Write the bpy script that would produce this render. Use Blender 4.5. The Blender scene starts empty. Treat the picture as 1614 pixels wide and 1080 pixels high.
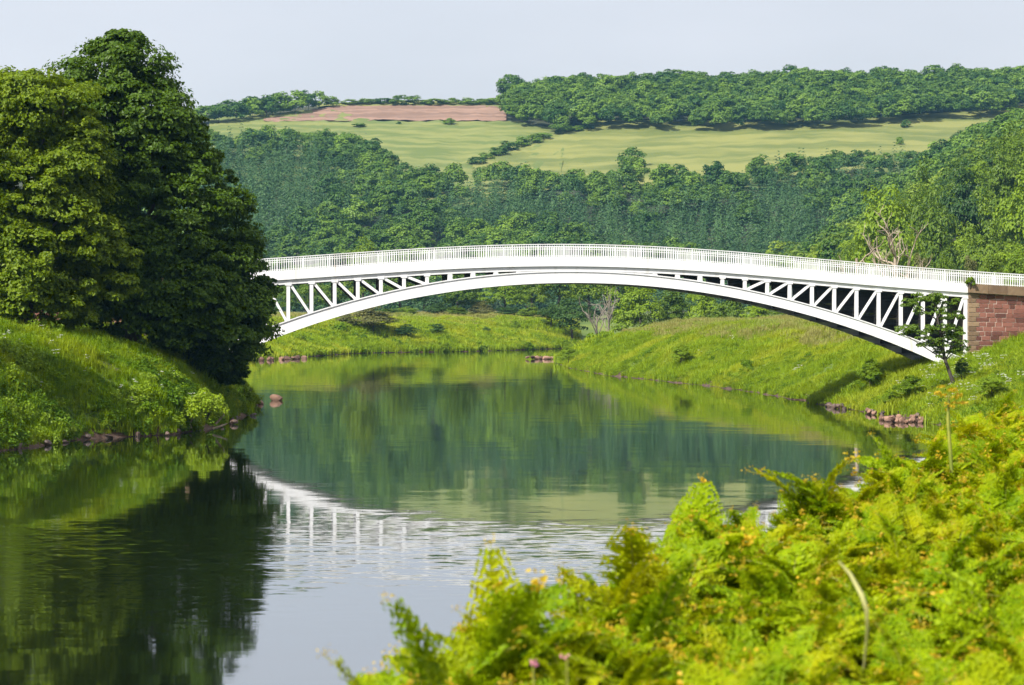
import bpy, bmesh, math, random
import numpy as np
from mathutils import Vector, Matrix

# ------------------------------------------------------------------ camera, sky, sun
F, CAMZ, CX, HZ = 3800.0, 6.5, 807.0, 500.0      # focal length in px of a 1614 px frame, eye height, optical column, horizon row
sc = bpy.context.scene
cam = bpy.data.cameras.new('camera'); cam_o = bpy.data.objects.new('camera', cam)
sc.collection.objects.link(cam_o); sc.camera = cam_o
cam_o.location = (0, 0, CAMZ); cam_o.rotation_euler = (math.pi/2, 0, 0)
cam.sensor_width = 36.0; cam.lens = F/1614*36.0
cam.shift_y = -(540-HZ)/1614.0
cam.clip_start = 0.1; cam.clip_end = 12000
cam.dof.use_dof = True; cam.dof.focus_distance = 165.0; cam.dof.aperture_fstop = 5.6

SUN_DIR = Vector((0.60, 0.60, -0.80)).normalized()
world = bpy.data.worlds.new('World'); sc.world = world; world.use_nodes = True
wn, wl = world.node_tree.nodes, world.node_tree.links
wn.clear()
wo = wn.new('ShaderNodeOutputWorld'); bg = wn.new('ShaderNodeBackground'); sky = wn.new('ShaderNodeTexSky')
sky.sky_type = 'NISHITA'; sky.sun_disc = False
sky.sun_elevation = math.asin(-SUN_DIR.z)
sky.sun_rotation = math.atan2(-(-SUN_DIR.x), -SUN_DIR.y)
sky.air_density = 1.0; sky.dust_density = 4.0; sky.ozone_density = 1.5; sky.altitude = 20
hz = wn.new('ShaderNodeMixRGB'); hz.blend_type = 'MIX'            # thin high veil over the whole sky
hz.inputs[0].default_value = 0.72; hz.inputs[2].default_value = (7.1, 7.2, 7.8, 1)
wl.new(sky.outputs[0], hz.inputs[1]); wl.new(hz.outputs[0], bg.inputs[0]); wl.new(bg.outputs[0], wo.inputs[0])
bg.inputs[1].default_value = 0.082
vt = wn.new('ShaderNodeTexCoord'); vp = wn.new('ShaderNodeMapping'); vp.inputs['Scale'].default_value = (1, 1, 3.5); vn_ = wn.new('ShaderNodeTexNoise'); vn_.inputs['Scale'].default_value = 2.6; vn_.inputs['Detail'].default_value = 5
vr = wn.new('ShaderNodeMapRange'); vr.inputs[1].default_value = .3; vr.inputs[2].default_value = .7; vr.inputs[3].default_value = .60; vr.inputs[4].default_value = .86
wl.new(vt.outputs['Generated'], vp.inputs[0]); wl.new(vp.outputs[0], vn_.inputs['Vector']); wl.new(vn_.outputs[0], vr.inputs[0]); wl.new(vr.outputs[0], hz.inputs[0])

sun = bpy.data.lights.new('sun', 'SUN'); sun.energy = 5.0; sun.angle = math.radians(0.55); sun.color = (1.0, 0.955, 0.87)
sun_o = bpy.data.objects.new('sun', sun); sc.collection.objects.link(sun_o)
sun_o.location = (-60, -40, 120); sun_o.rotation_euler = SUN_DIR.to_track_quat('-Z', 'Y').to_euler()

sc.view_settings.view_transform = 'Standard'; sc.view_settings.look = 'None'
sc.view_settings.exposure = 0.68; sc.view_settings.gamma = 1.0; sc.view_settings.use_curve_mapping = False
sc.render.engine = 'CYCLES'
cy = sc.cycles
cy.use_denoising = True; cy.max_bounces = 6; cy.diffuse_bounces = 3; cy.glossy_bounces = 3; cy.transmission_bounces = 4
cy.volume_bounces = 0; cy.transparent_max_bounces = 4; cy.caustics_reflective = False; cy.caustics_refractive = False
cy.sample_clamp_indirect = 4.0; cy.use_adaptive_sampling = True; cy.adaptive_threshold = 0.02

# ------------------------------------------------------------------ helpers
rng = np.random.default_rng(7)
def link(o, parent=None):
    sc.collection.objects.link(o)
    if parent is not None: o.parent = parent
    return o
def tag(o, label=None, cat=None, group=None, kind=None):
    if label: o['label'] = label
    if cat: o['category'] = cat
    if group: o['group'] = group
    if kind: o['kind'] = kind
    return o
def empty(name, loc=(0, 0, 0), rz=0.0):
    o = bpy.data.objects.new(name, None); o.location = loc; o.rotation_euler = (0, 0, rz); o.empty_display_size = .3
    return link(o)
def mesh(name, v, f, mats=(), smooth=False, matidx=None):
    """v (N,3); f (M,k) array or list of arrays of equal-size faces"""
    v = np.asarray(v, dtype=np.float32)
    fs = f if isinstance(f, list) else [f]
    fs = [np.asarray(a, dtype=np.int32) for a in fs if len(a)]
    me = bpy.data.meshes.new(name)
    me.vertices.add(len(v)); me.vertices.foreach_set('co', v.ravel())
    nl = sum(a.size for a in fs); npol = sum(len(a) for a in fs)
    me.loops.add(nl); me.polygons.add(npol)
    me.loops.foreach_set('vertex_index', np.concatenate([a.ravel() for a in fs]))
    tot = np.concatenate([np.full(len(a), a.shape[1], np.int32) for a in fs])
    me.polygons.foreach_set('loop_start', np.concatenate([[0], np.cumsum(tot)[:-1]]).astype(np.int32))
    if matidx is not None: me.polygons.foreach_set('material_index', np.asarray(matidx, np.int32))
    me.polygons.foreach_set('use_smooth', np.full(npol, bool(smooth)))
    for m in mats: me.materials.append(m)
    me.update(calc_edges=True); me.validate()
    return me
def add(name, me, parent=None, loc=None):
    o = bpy.data.objects.new(name, me)
    if loc is not None: o.location = loc
    return link(o, parent)

class MB:                                         # collects pieces into one mesh
    def __init__(s): s.v, s.f, s.n = [], {}, 0
    def put(s, v, f):
        v = np.asarray(v, float); f = np.asarray(f, int)
        s.v.append(v); s.f.setdefault(f.shape[1], []).append(f + s.n); s.n += len(v)
    def hexa(s, p):                               # 8 corners: bottom ring 0-3, top ring 4-7
        s.put(p, [[0, 3, 2, 1], [4, 5, 6, 7], [0, 1, 5, 4], [1, 2, 6, 5], [2, 3, 7, 6], [3, 0, 4, 7]])
    def tube(s, pts, rad, k=6):
        v, f = tube(pts, rad, k); s.put(v, f)
    def mesh(s, name, mats, smooth=False):
        return mesh(name, np.concatenate(s.v), [np.concatenate(a) for a in s.f.values()], mats, smooth)
def unit(a): return a/np.maximum(np.linalg.norm(a, axis=-1, keepdims=True), 1e-9)
def tube(pts, rad, k=6):
    pts = np.asarray(pts, float); n = len(pts); rad = np.broadcast_to(np.asarray(rad, float), (n,))
    d = unit(np.gradient(pts, axis=0)); ref = np.array([0.31, 0.17, 0.93]) if abs(d[0][2]) < .8 else np.array([1., .2, 0])
    a = unit(np.cross(d, ref)); b = np.cross(d, a)
    t = np.arange(k)*2*math.pi/k
    v = pts[:, None] + rad[:, None, None]*(np.cos(t)[None, :, None]*a[:, None] + np.sin(t)[None, :, None]*b[:, None])
    i = np.arange(n-1)[:, None]*k; j = np.arange(k)[None]; j2 = (j+1) % k
    f = np.stack([i+j, i+j2, i+k+j2, i+k+j], -1).reshape(-1, 4)
    return v.reshape(-1, 3), f
def leaves(c, n, size, aspect=.7, fold=.12, r=rng):
    """rhombic leaf quads at centres c with normals n"""
    n = unit(n); t = unit(np.cross(n, unit(r.normal(size=c.shape)))); b = np.cross(n, t)
    size = np.broadcast_to(np.asarray(size, float), (len(c),))[:, None]
    v = np.stack([c - t*size*.5, c + b*size*aspect*.5 + n*fold*size, c + t*size*.5 - n*fold*.5*size, c - b*size*aspect*.5 + n*fold*size], 1).reshape(-1, 3)
    return v, np.arange(len(c)*4).reshape(-1, 4)
_lat = np.random.default_rng(3).random((64, 64))
def vnoise(x, y):
    x = np.asarray(x, float); y = np.asarray(y, float)
    xi = np.floor(x).astype(int); yi = np.floor(y).astype(int); fx = x-xi; fy = y-yi
    fx = fx*fx*(3-2*fx); fy = fy*fy*(3-2*fy); g = lambda a, b: _lat[a % 64, b % 64]
    return (g(xi, yi)*(1-fx)+g(xi+1, yi)*fx)*(1-fy) + (g(xi, yi+1)*(1-fx)+g(xi+1, yi+1)*fx)*fy
def sstep(x, a, b):
    t = np.clip((x-a)/(b-a), 0, 1); return t*t*(3-2*t)
def ordn(i):
    w = ['first', 'second', 'third', 'fourth', 'fifth', 'sixth', 'seventh', 'eighth', 'ninth', 'tenth', 'eleventh', 'twelfth',
         'thirteenth', 'fourteenth', 'fifteenth', 'sixteenth', 'seventeenth', 'eighteenth', 'nineteenth', 'twentieth']
    return w[i] if i < len(w) else 'further'

# ------------------------------------------------------------------ materials
def nodes(name):
    m = bpy.data.materials.new(name); m.use_nodes = True; nt = m.node_tree; nt.nodes.clear()
    out = nt.nodes.new('ShaderNodeOutputMaterial'); return m, nt, nt.nodes.new, nt.links.new, out
def ramp(N, stops):
    r = N('ShaderNodeValToRGB'); e = r.color_ramp.elements
    while len(e) < len(stops): e.new(0.5)
    for el, (p, c) in zip(e, stops): el.position = p; el.color = (*c, 1)
    return r
def leafmat(name, dark, light, trans=.35, tint=None, rough=.5, patch=None, pscale=.15, spec=.3, tree=.45):
    """foliage: colour per leaf, per plant; optional patches; light passes through the leaf"""
    m, nt, N, L, out = nodes(name)
    g = N('ShaderNodeNewGeometry'); oi = N('ShaderNodeObjectInfo')
    r = ramp(N, [(0, dark), (1, light)])
    ma = N('ShaderNodeMath'); ma.operation = 'MULTIPLY_ADD'; ma.inputs[1].default_value = 1-tree; ma.inputs[2].default_value = 0
    mb = N('ShaderNodeMath'); mb.operation = 'MULTIPLY_ADD'; mb.inputs[1].default_value = tree
    L(g.outputs['Random Per Island'], ma.inputs[0]); L(oi.outputs['Random'], mb.inputs[0]); L(ma.outputs[0], mb.inputs[2]); L(mb.outputs[0], r.inputs[0])
    col = r.outputs[0]
    if patch is not None:
        nz = N('ShaderNodeTexNoise'); nz.inputs['Scale'].default_value = pscale; nz.inputs['Detail'].default_value = 3
        L(g.outputs['Position'], nz.inputs['Vector'])
        rr = ramp(N, [(.46, (0, 0, 0)), (.64, (1, 1, 1))]); L(nz.outputs[0], rr.inputs[0])
        mx = N('ShaderNodeMixRGB'); mx.inputs[2].default_value = (*patch, 1); L(col, mx.inputs[1])
        mm = N('ShaderNodeMath'); mm.operation = 'MULTIPLY'; mm.inputs[1].default_value = .8; L(rr.outputs[0], mm.inputs[0]); L(mm.outputs[0], mx.inputs[0]); col = mx.outputs[0]
    p = N('ShaderNodeBsdfPrincipled'); p.inputs['Roughness'].default_value = rough; p.inputs['Specular IOR Level'].default_value = spec; L(col, p.inputs['Base Color'])
    t = N('ShaderNodeBsdfTranslucent')
    tc = N('ShaderNodeMixRGB'); tc.blend_type = 'MULTIPLY'; tc.inputs[0].default_value = 1
    tc.inputs[2].default_value = (*(tint or (1.25, 1.15, .35)), 1); L(col, tc.inputs[1]); L(tc.outputs[0], t.inputs[0])
    mix = N('ShaderNodeMixShader'); mix.inputs[0].default_value = trans; L(p.outputs[0], mix.inputs[1]); L(t.outputs[0], mix.inputs[2]); L(mix.outputs[0], out.inputs[0])
    return m
def plainmat(name, c1, c2, scale=3.0, rough=.7, bump=.0, stretch=None, metallic=0, island=False, detail=5, lo=.3, hi=.7):
    m, nt, N, L, out = nodes(name)
    tc = N('ShaderNodeTexCoord'); nz = N('ShaderNodeTexNoise'); nz.inputs['Scale'].default_value = scale; nz.inputs['Detail'].default_value = detail
    mp = N('ShaderNodeMapping'); L(tc.outputs['Object'], mp.inputs[0]); L(mp.outputs[0], nz.inputs['Vector'])
    if stretch: mp.inputs['Scale'].default_value = stretch
    r = ramp(N, [(lo, c1), (hi, c2)])
    if island:
        oi = N('ShaderNodeObjectInfo'); a = N('ShaderNodeMath'); a.operation = 'MULTIPLY_ADD'; a.inputs[1].default_value = .55
        b = N('ShaderNodeMath'); b.operation = 'MULTIPLY'; b.inputs[1].default_value = .5
        L(nz.outputs[0], b.inputs[0]); L(oi.outputs['Random'], a.inputs[0]); L(b.outputs[0], a.inputs[2]); L(a.outputs[0], r.inputs[0])
    else: L(nz.outputs[0], r.inputs[0])
    p = N('ShaderNodeBsdfPrincipled'); p.inputs['Roughness'].default_value = rough; p.inputs['Metallic'].default_value = metallic
    L(r.outputs[0], p.inputs['Base Color'])
    if bump:
        b = N('ShaderNodeBump'); b.inputs['Strength'].default_value = .8; b.inputs['Distance'].default_value = bump
        L(nz.outputs[0], b.inputs['Height']); L(b.outputs[0], p.inputs['Normal'])
    L(p.outputs[0], out.inputs[0]); return m

M = {}
M['bark'] = plainmat('bark', (.035, .028, .02), (.085, .07, .052), 4, .9, .03, (1, 1, .25))
M['deadwood'] = plainmat('dead_wood', (.22, .17, .12), (.45, .37, .28), 3, .85, .02, (1, 1, .3))
M['palebark'] = plainmat('pale_bark', (.13, .11, .085), (.28, .24, .19), 3, .9, .02, (1, 1, .3))
M['rock'] = plainmat('rock', (.080, .042, .028), (.30, .175, .12), 1.6, .9, .05, island=True)
M['wetrock'] = plainmat('wet_rock', (.035, .024, .02), (.13, .085, .065), 1.6, .55, .05, island=True)
M['syc'] = leafmat('sycamore_leaf', (.022, .060, .003), (.100, .180, .007), .36, spec=.25)
M['syclight'] = leafmat('light_sycamore_leaf', (.065, .130, .004), (.255, .340, .012), .42, spec=.25)
M['oak'] = leafmat('oak_leaf', (.050, .115, .006), (.185, .270, .014), .34, (1.15, 1.1, .3))
M['bright'] = leafmat('bright_leaf', (.120, .215, .008), (.27, .38, .016), .36)
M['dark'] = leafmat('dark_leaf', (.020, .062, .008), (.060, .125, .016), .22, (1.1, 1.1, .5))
M['olive'] = leafmat('olive_leaf', (.10, .115, .03), (.19, .19, .06), .25, (1.1, 1.0, .5))
M['far'] = leafmat('far_broadleaf', (.014, .070, .008), (.185, .300, .022), .25, (1.1, 1.1, .4), tree=.72)
M['farcon'] = leafmat('far_conifer_needle', (.022, .078, .024), (.095, .185, .048), .15, (1, 1, .6), tree=.6)
M['valley'] = leafmat('valley_side_leaf', (.040, .110, .008), (.260, .350, .024), .3, (1.15, 1.1, .4), tree=.7)
M['lime'] = leafmat('lime_leaf', (.20, .31, .010), (.36, .46, .02), .36)
M['sapling'] = leafmat('sapling_leaf', (.085, .160, .014), (.210, .300, .035), .38)
M['grass'] = leafmat('grass_blade', (.085, .180, .006), (.220, .330, .010), .40, spec=.12, patch=(.30, .36, .012), pscale=.22, rough=.45)
M['grassR'] = leafmat('meadow_blade', (.165, .270, .012), (.330, .440, .022), .40, spec=.12, patch=(.40, .44, .034), pscale=.12, rough=.45)
M['tan'] = leafmat('seeding_grass', (.24, .25, .06), (.38, .35, .12), .3, (1.1, 1, .6), spec=.15, patch=(.22, .30, .04), pscale=.1)
M['herb'] = leafmat('herb_leaf', (.045, .120, .006), (.170, .285, .014), .36, spec=.15, patch=(.22, .30, .012), pscale=.2)
M['bracken'] = leafmat('bracken_leaf', (.110, .215, .002), (.360, .470, .004), .44, (1.2, 1.05, .12), spec=.12, patch=(.43, .44, .004), pscale=1.6, rough=.5)
M['brackentip'] = leafmat('young_bracken_tip', (.42, .36, .012), (.66, .42, .02), .35, (1.1, .85, .3))
M['stalk'] = plainmat('bracken_stalk', (.16, .20, .02), (.30, .30, .04), 8, .6)
M['straw'] = plainmat('straw', (.34, .34, .11), (.44, .42, .16), 8, .6)
M['petal'] = leafmat('white_petal', (.62, .62, .55), (.80, .80, .74), .3, (1, 1, 1))
M['pink'] = leafmat('pink_petal', (.60, .16, .28), (.80, .32, .46), .3, (1, 1, 1))
M['asphalt'] = plainmat('asphalt', (.04, .04, .042), (.065, .064, .062), 20, .9)
M['mortar'] = plainmat('mortar', (.34, .25, .20), (.60, .50, .43), 5, .95, .01)
M['redstone'] = plainmat('red_sandstone', (.095, .034, .024), (.235, .095, .068), 2.2, .9, .02, island=True)
M['tanstone'] = plainmat('tan_sandstone', (.13, .083, .048), (.27, .185, .11), 2.2, .9, .02, island=True)
M['darksteel'] = plainmat('shade_toned_steel', (.010, .010, .012), (.035, .034, .036), 3, .8)  # near-black colour carries the shade of the bridge's underside

def paintmat():
    m, nt, N, L, out = nodes('white_bridge_paint')
    g = N('ShaderNodeNewGeometry'); nz = N('ShaderNodeTexNoise'); nz.inputs['Scale'].default_value = .9; nz.inputs['Detail'].default_value = 6
    mp = N('ShaderNodeMapping'); mp.inputs['Scale'].default_value = (2.0, 2.0, .35); L(g.outputs['Position'], mp.inputs[0]); L(mp.outputs[0], nz.inputs['Vector'])
    r = ramp(N, [(.22, (.60, .59, .56)), (.46, (.78, .78, .79))]); L(nz.outputs[0], r.inputs[0])
    n2 = N('ShaderNodeTexNoise'); n2.inputs['Scale'].default_value = .55; n2.inputs['Detail'].default_value = 4
    mp2 = N('ShaderNodeMapping'); mp2.inputs['Scale'].default_value = (2.6, 2.6, .16); mp2.inputs['Location'].default_value = (13, 4, 2); L(g.outputs['Position'], mp2.inputs[0]); L(mp2.outputs[0], n2.inputs['Vector'])
    r2 = ramp(N, [(.70, (0, 0, 0)), (.78, (1, 1, 1))]); L(n2.outputs[0], r2.inputs[0])
    mx = N('ShaderNodeMixRGB'); mx.inputs[2].default_value = (.46, .27, .12, 1); L(r.outputs[0], mx.inputs[1])
    mm = N('ShaderNodeMath'); mm.operation = 'MULTIPLY'; mm.inputs[1].default_value = .85; L(r2.outputs[0], mm.inputs[0]); L(mm.outputs[0], mx.inputs[0])
    p = N('ShaderNodeBsdfPrincipled'); p.inputs['Roughness'].default_value = .42; L(mx.outputs[0], p.inputs['Base Color']); L(p.outputs[0], out.inputs[0])
    return m
M['paint'] = paintmat()

def groundmat():
    m, nt, N, L, out = nodes('ground_earth_and_turf')
    g = N('ShaderNodeNewGeometry'); sx = N('ShaderNodeSeparateXYZ'); L(g.outputs['Position'], sx.inputs[0])
    n1 = N('ShaderNodeTexNoise'); n1.inputs['Scale'].default_value = .09; n1.inputs['Detail'].default_value = 6; L(g.outputs['Position'], n1.inputs['Vector'])
    turf = ramp(N, [(.35, (.055, .10, .012)), (.6, (.12, .165, .024)), (.72, (.19, .19, .05))]); L(n1.outputs[0], turf.inputs[0])
    n2 = N('ShaderNodeTexNoise'); n2.inputs['Scale'].default_value = 1.7; n2.inputs['Detail'].default_value = 6; L(g.outputs['Position'], n2.inputs['Vector'])
    soil = ramp(N, [(.3, (.030, .018, .012)), (.6, (.095, .055, .036)), (.75, (.17, .105, .07))]); L(n2.outputs[0], soil.inputs[0])
    a = N('ShaderNodeMath'); a.operation = 'MULTIPLY_ADD'; a.inputs[1].default_value = 1.2; L(n2.outputs[0], a.inputs[0]); L(sx.outputs['Z'], a.inputs[2])
    mr = N('ShaderNodeMapRange'); mr.inputs[1].default_value = 1.0; mr.inputs[2].default_value = 1.5; L(a.outputs[0], mr.inputs[0])
    at = N('ShaderNodeAttribute'); at.attribute_name = 'bare'
    inv = N('ShaderNodeMath'); inv.operation = 'SUBTRACT'; inv.inputs[0].default_value = 1; L(at.outputs['Fac'], inv.inputs[1])
    mn = N('ShaderNodeMath'); mn.operation = 'MULTIPLY'; L(mr.outputs[0], mn.inputs[0]); L(inv.outputs[0], mn.inputs[1])
    mx = N('ShaderNodeMixRGB'); L(mn.outputs[0], mx.inputs[0]); L(soil.outputs[0], mx.inputs[1]); L(turf.outputs[0], mx.inputs[2])
    aw = N('ShaderNodeAttribute'); aw.attribute_name = 'litter'; mw = N('ShaderNodeMixRGB'); L(aw.outputs['Fac'], mw.inputs[0]); L(mx.outputs[0], mw.inputs[1]); mw.inputs[2].default_value = (.035, .04, .016, 1); mx = mw
    p = N('ShaderNodeBsdfPrincipled'); p.inputs['Roughness'].default_value = .95; L(mx.outputs[0], p.inputs['Base Color'])
    b = N('ShaderNodeBump'); b.inputs['Distance'].default_value = .12; b.inputs['Strength'].default_value = .8; L(n2.outputs[0], b.inputs['Height']); L(b.outputs[0], p.inputs['Normal'])
    L(p.outputs[0], out.inputs[0]); return m
M['ground'] = groundmat()
M['field'] = plainmat('pasture', (.100, .125, .022), (.190, .195, .046), .022, .95, 0, (1, 3.5, 1), detail=10, lo=.40, hi=.60)
M['fieldL'] = plainmat('rough_pasture', (.095, .130, .024), (.175, .190, .048), .035, .95, 0, (1, 3.5, 1), detail=10, lo=.40, hi=.60)
M['plough'] = plainmat('ploughed_soil', (.165, .098, .068), (.260, .158, .112), .05, .95, 0, (.25, 4, 1), detail=10, lo=.40, hi=.60)
M['path'] = plainmat('trodden_earth', (.36, .24, .16), (.52, .39, .28), 1.5, .95, .03)

def watermat():
    m, nt, N, L, out = nodes('river_water')
    g = N('ShaderNodeNewGeometry'); sp = N('ShaderNodeSeparateXYZ'); L(g.outputs['Position'], sp.inputs[0])
    def noise(scale, sx, sy, det=2.0):
        mp = N('ShaderNodeMapping'); mp.inputs['Scale'].default_value = (sx, sy, 1); L(g.outputs['Position'], mp.inputs[0])
        n = N('ShaderNodeTexNoise'); n.inputs['Scale'].default_value = scale; n.inputs['Detail'].default_value = det; L(mp.outputs[0], n.inputs['Vector']); return n
    def vm(op, a, b):
        v = N('ShaderNodeVectorMath'); v.operation = op
        for i, x in enumerate((a, b)):
            if isinstance(x, tuple): v.inputs[i].default_value = x
            elif x is not None: L(x, v.inputs[i])
        return v.outputs[0]
    def mth(op, a, b=None, c=None):
        v = N('ShaderNodeMath'); v.operation = op
        for i, x in enumerate((a, b, c)):
            if x is None: continue
            if isinstance(x, (int, float)): v.inputs[i].default_value = x
            else: L(x, v.inputs[i])
        return v.outputs[0]
    calm = vm('MULTIPLY', vm('SUBTRACT', noise(.55, .45, 1.2).outputs['Color'], (.5, .5, .5)), (.005, .010, 0))
    calm2 = vm('MULTIPLY', vm('SUBTRACT', noise(.07, .6, 1.0).outputs['Color'], (.5, .5, .5)), (.002, .004, 0))
    fine = vm('SUBTRACT', noise(3.2, .38, 1.0, 3).outputs['Color'], (.5, .5, .5))
    wob = mth('MULTIPLY', mth('SUBTRACT', noise(.10, 1, 1).outputs[0], .5), 16)          # shallow riffle across the river, about 70 m out
    yy = mth('ADD', mth('ADD', sp.outputs['Y'], wob), mth('MULTIPLY', sp.outputs['X'], -.12))
    band = mth('POWER', 2.718, mth('MULTIPLY', mth('POWER', mth('ABSOLUTE', mth('DIVIDE', mth('SUBTRACT', yy, 66), 9.0)), 2), -1))
    pat = noise(.05, .35, 1.6, 4); pr = ramp(N, [(.60, (0, 0, 0)), (.74, (1, 1, 1))]); L(pat.outputs[0], pr.inputs[0])
    st = noise(.35, .16, 1.5, 4); sr = ramp(N, [(.70, (0, 0, 0)), (.76, (1, 1, 1))]); L(st.outputs[0], sr.inputs[0])
    amt = mth('ADD', mth('ADD', mth('MULTIPLY', band, .13), mth('MULTIPLY', pr.outputs[0], .014)), mth('ADD', mth('MULTIPLY', sr.outputs[0], .07), .006))
    sc_ = N('ShaderNodeVectorMath'); sc_.operation = 'SCALE'; L(vm('MULTIPLY', fine, (.35, 1, 0)), sc_.inputs[0]); L(amt, sc_.inputs['Scale'])
    nrm = vm('NORMALIZE', vm('ADD', vm('ADD', vm('ADD', calm, calm2), sc_.outputs[0]), (0, 0, 1)), None)
    df = N('ShaderNodeBsdfDiffuse'); df.inputs[0].default_value = (.008, .013, .004, 1)
    gl = N('ShaderNodeBsdfGlossy'); gl.inputs[0].default_value = (.97, .98, 1, 1); gl.inputs['Roughness'].default_value = .035; L(nrm, gl.inputs['Normal'])
    fr = N('ShaderNodeFresnel'); fr.inputs[0].default_value = 1.5; L(nrm, fr.inputs['Normal'])
    fac = mth('POWER', fr.outputs[0], .55)
    mx = N('ShaderNodeMixShader'); L(fac, mx.inputs[0]); L(df.outputs[0], mx.inputs[1]); L(gl.outputs[0], mx.inputs[2]); L(mx.outputs[0], out.inputs[0]); return m
M['water'] = watermat()

# ------------------------------------------------------------------ the lie of the land
SHORE = np.array([(-60, -60), (-45, -10), (-36, 40), (-31, 80), (-27, 105), (-25, 118), (-22.5, 129), (-18.8, 133), (-17.4, 141), (-17.5, 152), (-18.4, 166),
    (-19.0, 178), (-22, 186), (-28, 205), (-33, 250), (-36, 300), (-39, 345), (-38.5, 363), (-34, 395), (-28, 433), (-19, 446), (-8, 456), (1, 475), (9.5, 497),
    (25, 512), (60, 530), (120, 560), (250, 600), (250, 480), (130, 455), (70, 432), (35, 408), (16, 385), (8, 365), (6.4, 345), (6.9, 325), (7.6, 305), (10.8, 268),
    (17.8, 231), (21.3, 206), (23.3, 176), (24.8, 159), (26, 147), (24.8, 137), (22.5, 120), (20, 100), (14.5, 70), (9, 52), (4.7, 42), (.9, 28), (-1.2, 19.4),
    (-2.2, 17.4), (-3.1, 13.9), (-3.8, 11), (-4.4, 8), (-5, 4), (-6, -5), (-8, -60)], float)
def shore_dist(x, y):
    """distance to the water's edge, positive on land"""
    x = np.asarray(x, float); y = np.asarray(y, float); d2 = np.full(x.shape, 1e12); ins = np.zeros(x.shape, bool)
    n = len(SHORE)
    for i in range(n):
        ax, ay = SHORE[i]; bx, by = SHORE[(i+1) % n]; ex, ey = bx-ax, by-ay
        t = np.clip(((x-ax)*ex+(y-ay)*ey)/(ex*ex+ey*ey), 0, 1)
        d2 = np.minimum(d2, (x-ax-t*ex)**2+(y-ay-t*ey)**2)
        c = (ay > y) != (by > y)
        if ey != 0: ins ^= c & (x < ex*(y-ay)/ey+ax)
    return np.where(ins, -1, 1)*np.sqrt(d2)
def height(x, y):
    x = np.asarray(x, float); y = np.asarray(y, float)
    d = shore_dist(x, y) + (vnoise(x*.35, y*.35)-.5)*1.2*sstep(y, 60, 110)
    right = (x > -12+.09*np.minimum(y, 200)) & ((y < 200) | ((x > 2) & (y < 447+.2*x)))
    PR = np.interp(y, [0, 34, 60, 120, 150, 165, 400], [4.5, 4.35, 2.2, 2.0, 4.6, 5.3, 5.7])
    SR = np.interp(y, [0, 30, 60, 120, 150, 200, 400], [2.6, 2.4, .5, .34, .50, .55, .50])
    PL = np.where(y > 215, 6.3, 5.65); SL = np.where(y > 215, .36, 1.15)
    P = np.where(right, PR, PL); S = np.where(right, SR, SL)
    dd = np.maximum(d, 0)
    z = P*np.tanh(S*dd/P)
    z = z + (vnoise(x*.16+9, y*.16)-.5)*1.2*sstep(dd, 1, 6)*sstep(y, 50, 110)+(vnoise(x*.5, y*.5+7)-.5)*.6*sstep(dd, .5, 3)*sstep(y, 50, 110)
    z = np.where(d < 0, -np.minimum(2.5, .35*(-d))-.12, z)
    z = z + np.where(d > 0, sstep(y, 520, 850)*2.0, 0)
    # valley side on the right, and the long hill behind
    toe = np.interp(y, [0, 400, 500, 560, 700, 900, 1300], [95, 86, 76, 74, 84, 90, 90])
    side = .60*np.maximum(0, x-toe)*sstep(y, 380, 500)
    side = side*(1+.25*(vnoise(x*.012, y*.012)-.5))
    yr = 1340+np.clip(x*.15, -40, 60)
    hill = .24*(np.maximum(0, np.minimum(y, yr)-850)) - .12*np.maximum(0, y-yr)
    hill = hill + (vnoise(x*.006, y*.006)-.5)*6*sstep(y, 900, 1100)
    side = np.minimum(side, 70+.2*np.maximum(0, side-70))
    top = np.maximum(side, hill)
    return np.maximum(z + np.maximum(top, -80)*(d > -50), -60)

def wx(px, y): return (px-CX)*y/F
def wz(py, y): return CAMZ+(HZ-py)*y/F
def near_hit(px, py):
    yy = np.arange(60, 700, .5); g = np.maximum(height(wx(px, yy), yy), 0); p = HZ-F*(g-CAMZ)/yy; ok = p < py
    return float(yy[np.argmax(ok)]) if ok.any() else 600.
BARE = []                                                    # slips of bare red earth, and the radius of each
for bpx, bqy, br in ((163, 576, .42), (175, 581, .5), (188, 590, .45), (204, 606, .4), (212, 620, .42), (1556, 576, .6), (1566, 566, .5)):
    by_ = near_hit(bpx, bqy); BARE.append((wx(bpx, by_), by_, br*1.0, br*1.2))
xs = np.concatenate([np.linspace(-2500, -700, 7), np.arange(-600, -220, 18.), np.arange(-220, -70, 6.), np.arange(-70, 62, 1.2), np.arange(62, 360, 6.), np.arange(360, 800, 20.), np.linspace(900, 2500, 7)])
ys = np.concatenate([np.linspace(-300, -25, 8), np.arange(-20, 215, 1.2), np.arange(215, 530, 2.4), np.arange(530, 1480, 7.), np.linspace(1500, 3400, 14)])
GX, GY = np.meshgrid(xs, ys); GZ = height(GX, GY)
nx, ny = len(xs), len(ys)
gi = (np.arange(ny-1)[:, None]*nx + np.arange(nx-1)[None]).reshape(-1)
gme = mesh('ground', np.stack([GX, GY, GZ], -1).reshape(-1, 3), np.stack([gi, gi+1, gi+nx+1, gi+nx], -1), [M['ground']], True)
bare = np.zeros(GX.shape)
for bx, by, rx, ry in BARE: bare = np.maximum(bare, 1-sstep(np.hypot((GX-bx)/rx, (GY-by)/ry), .7, 1.2))
at = gme.attributes.new('bare', 'FLOAT', 'POINT'); at.data.foreach_set('value', bare.ravel().astype(np.float32))
at = gme.attributes.new('litter', 'FLOAT', 'POINT'); at.data.foreach_set('value', (sstep(GY, 640, 800)+sstep(GX-.16*GY, 0, 12)*sstep(GY, 400, 430)).clip(0, 1).ravel().astype(np.float32))
tag(add('ground', gme), 'grassy valley floor, river banks and hillsides', 'ground', kind='structure')
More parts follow.
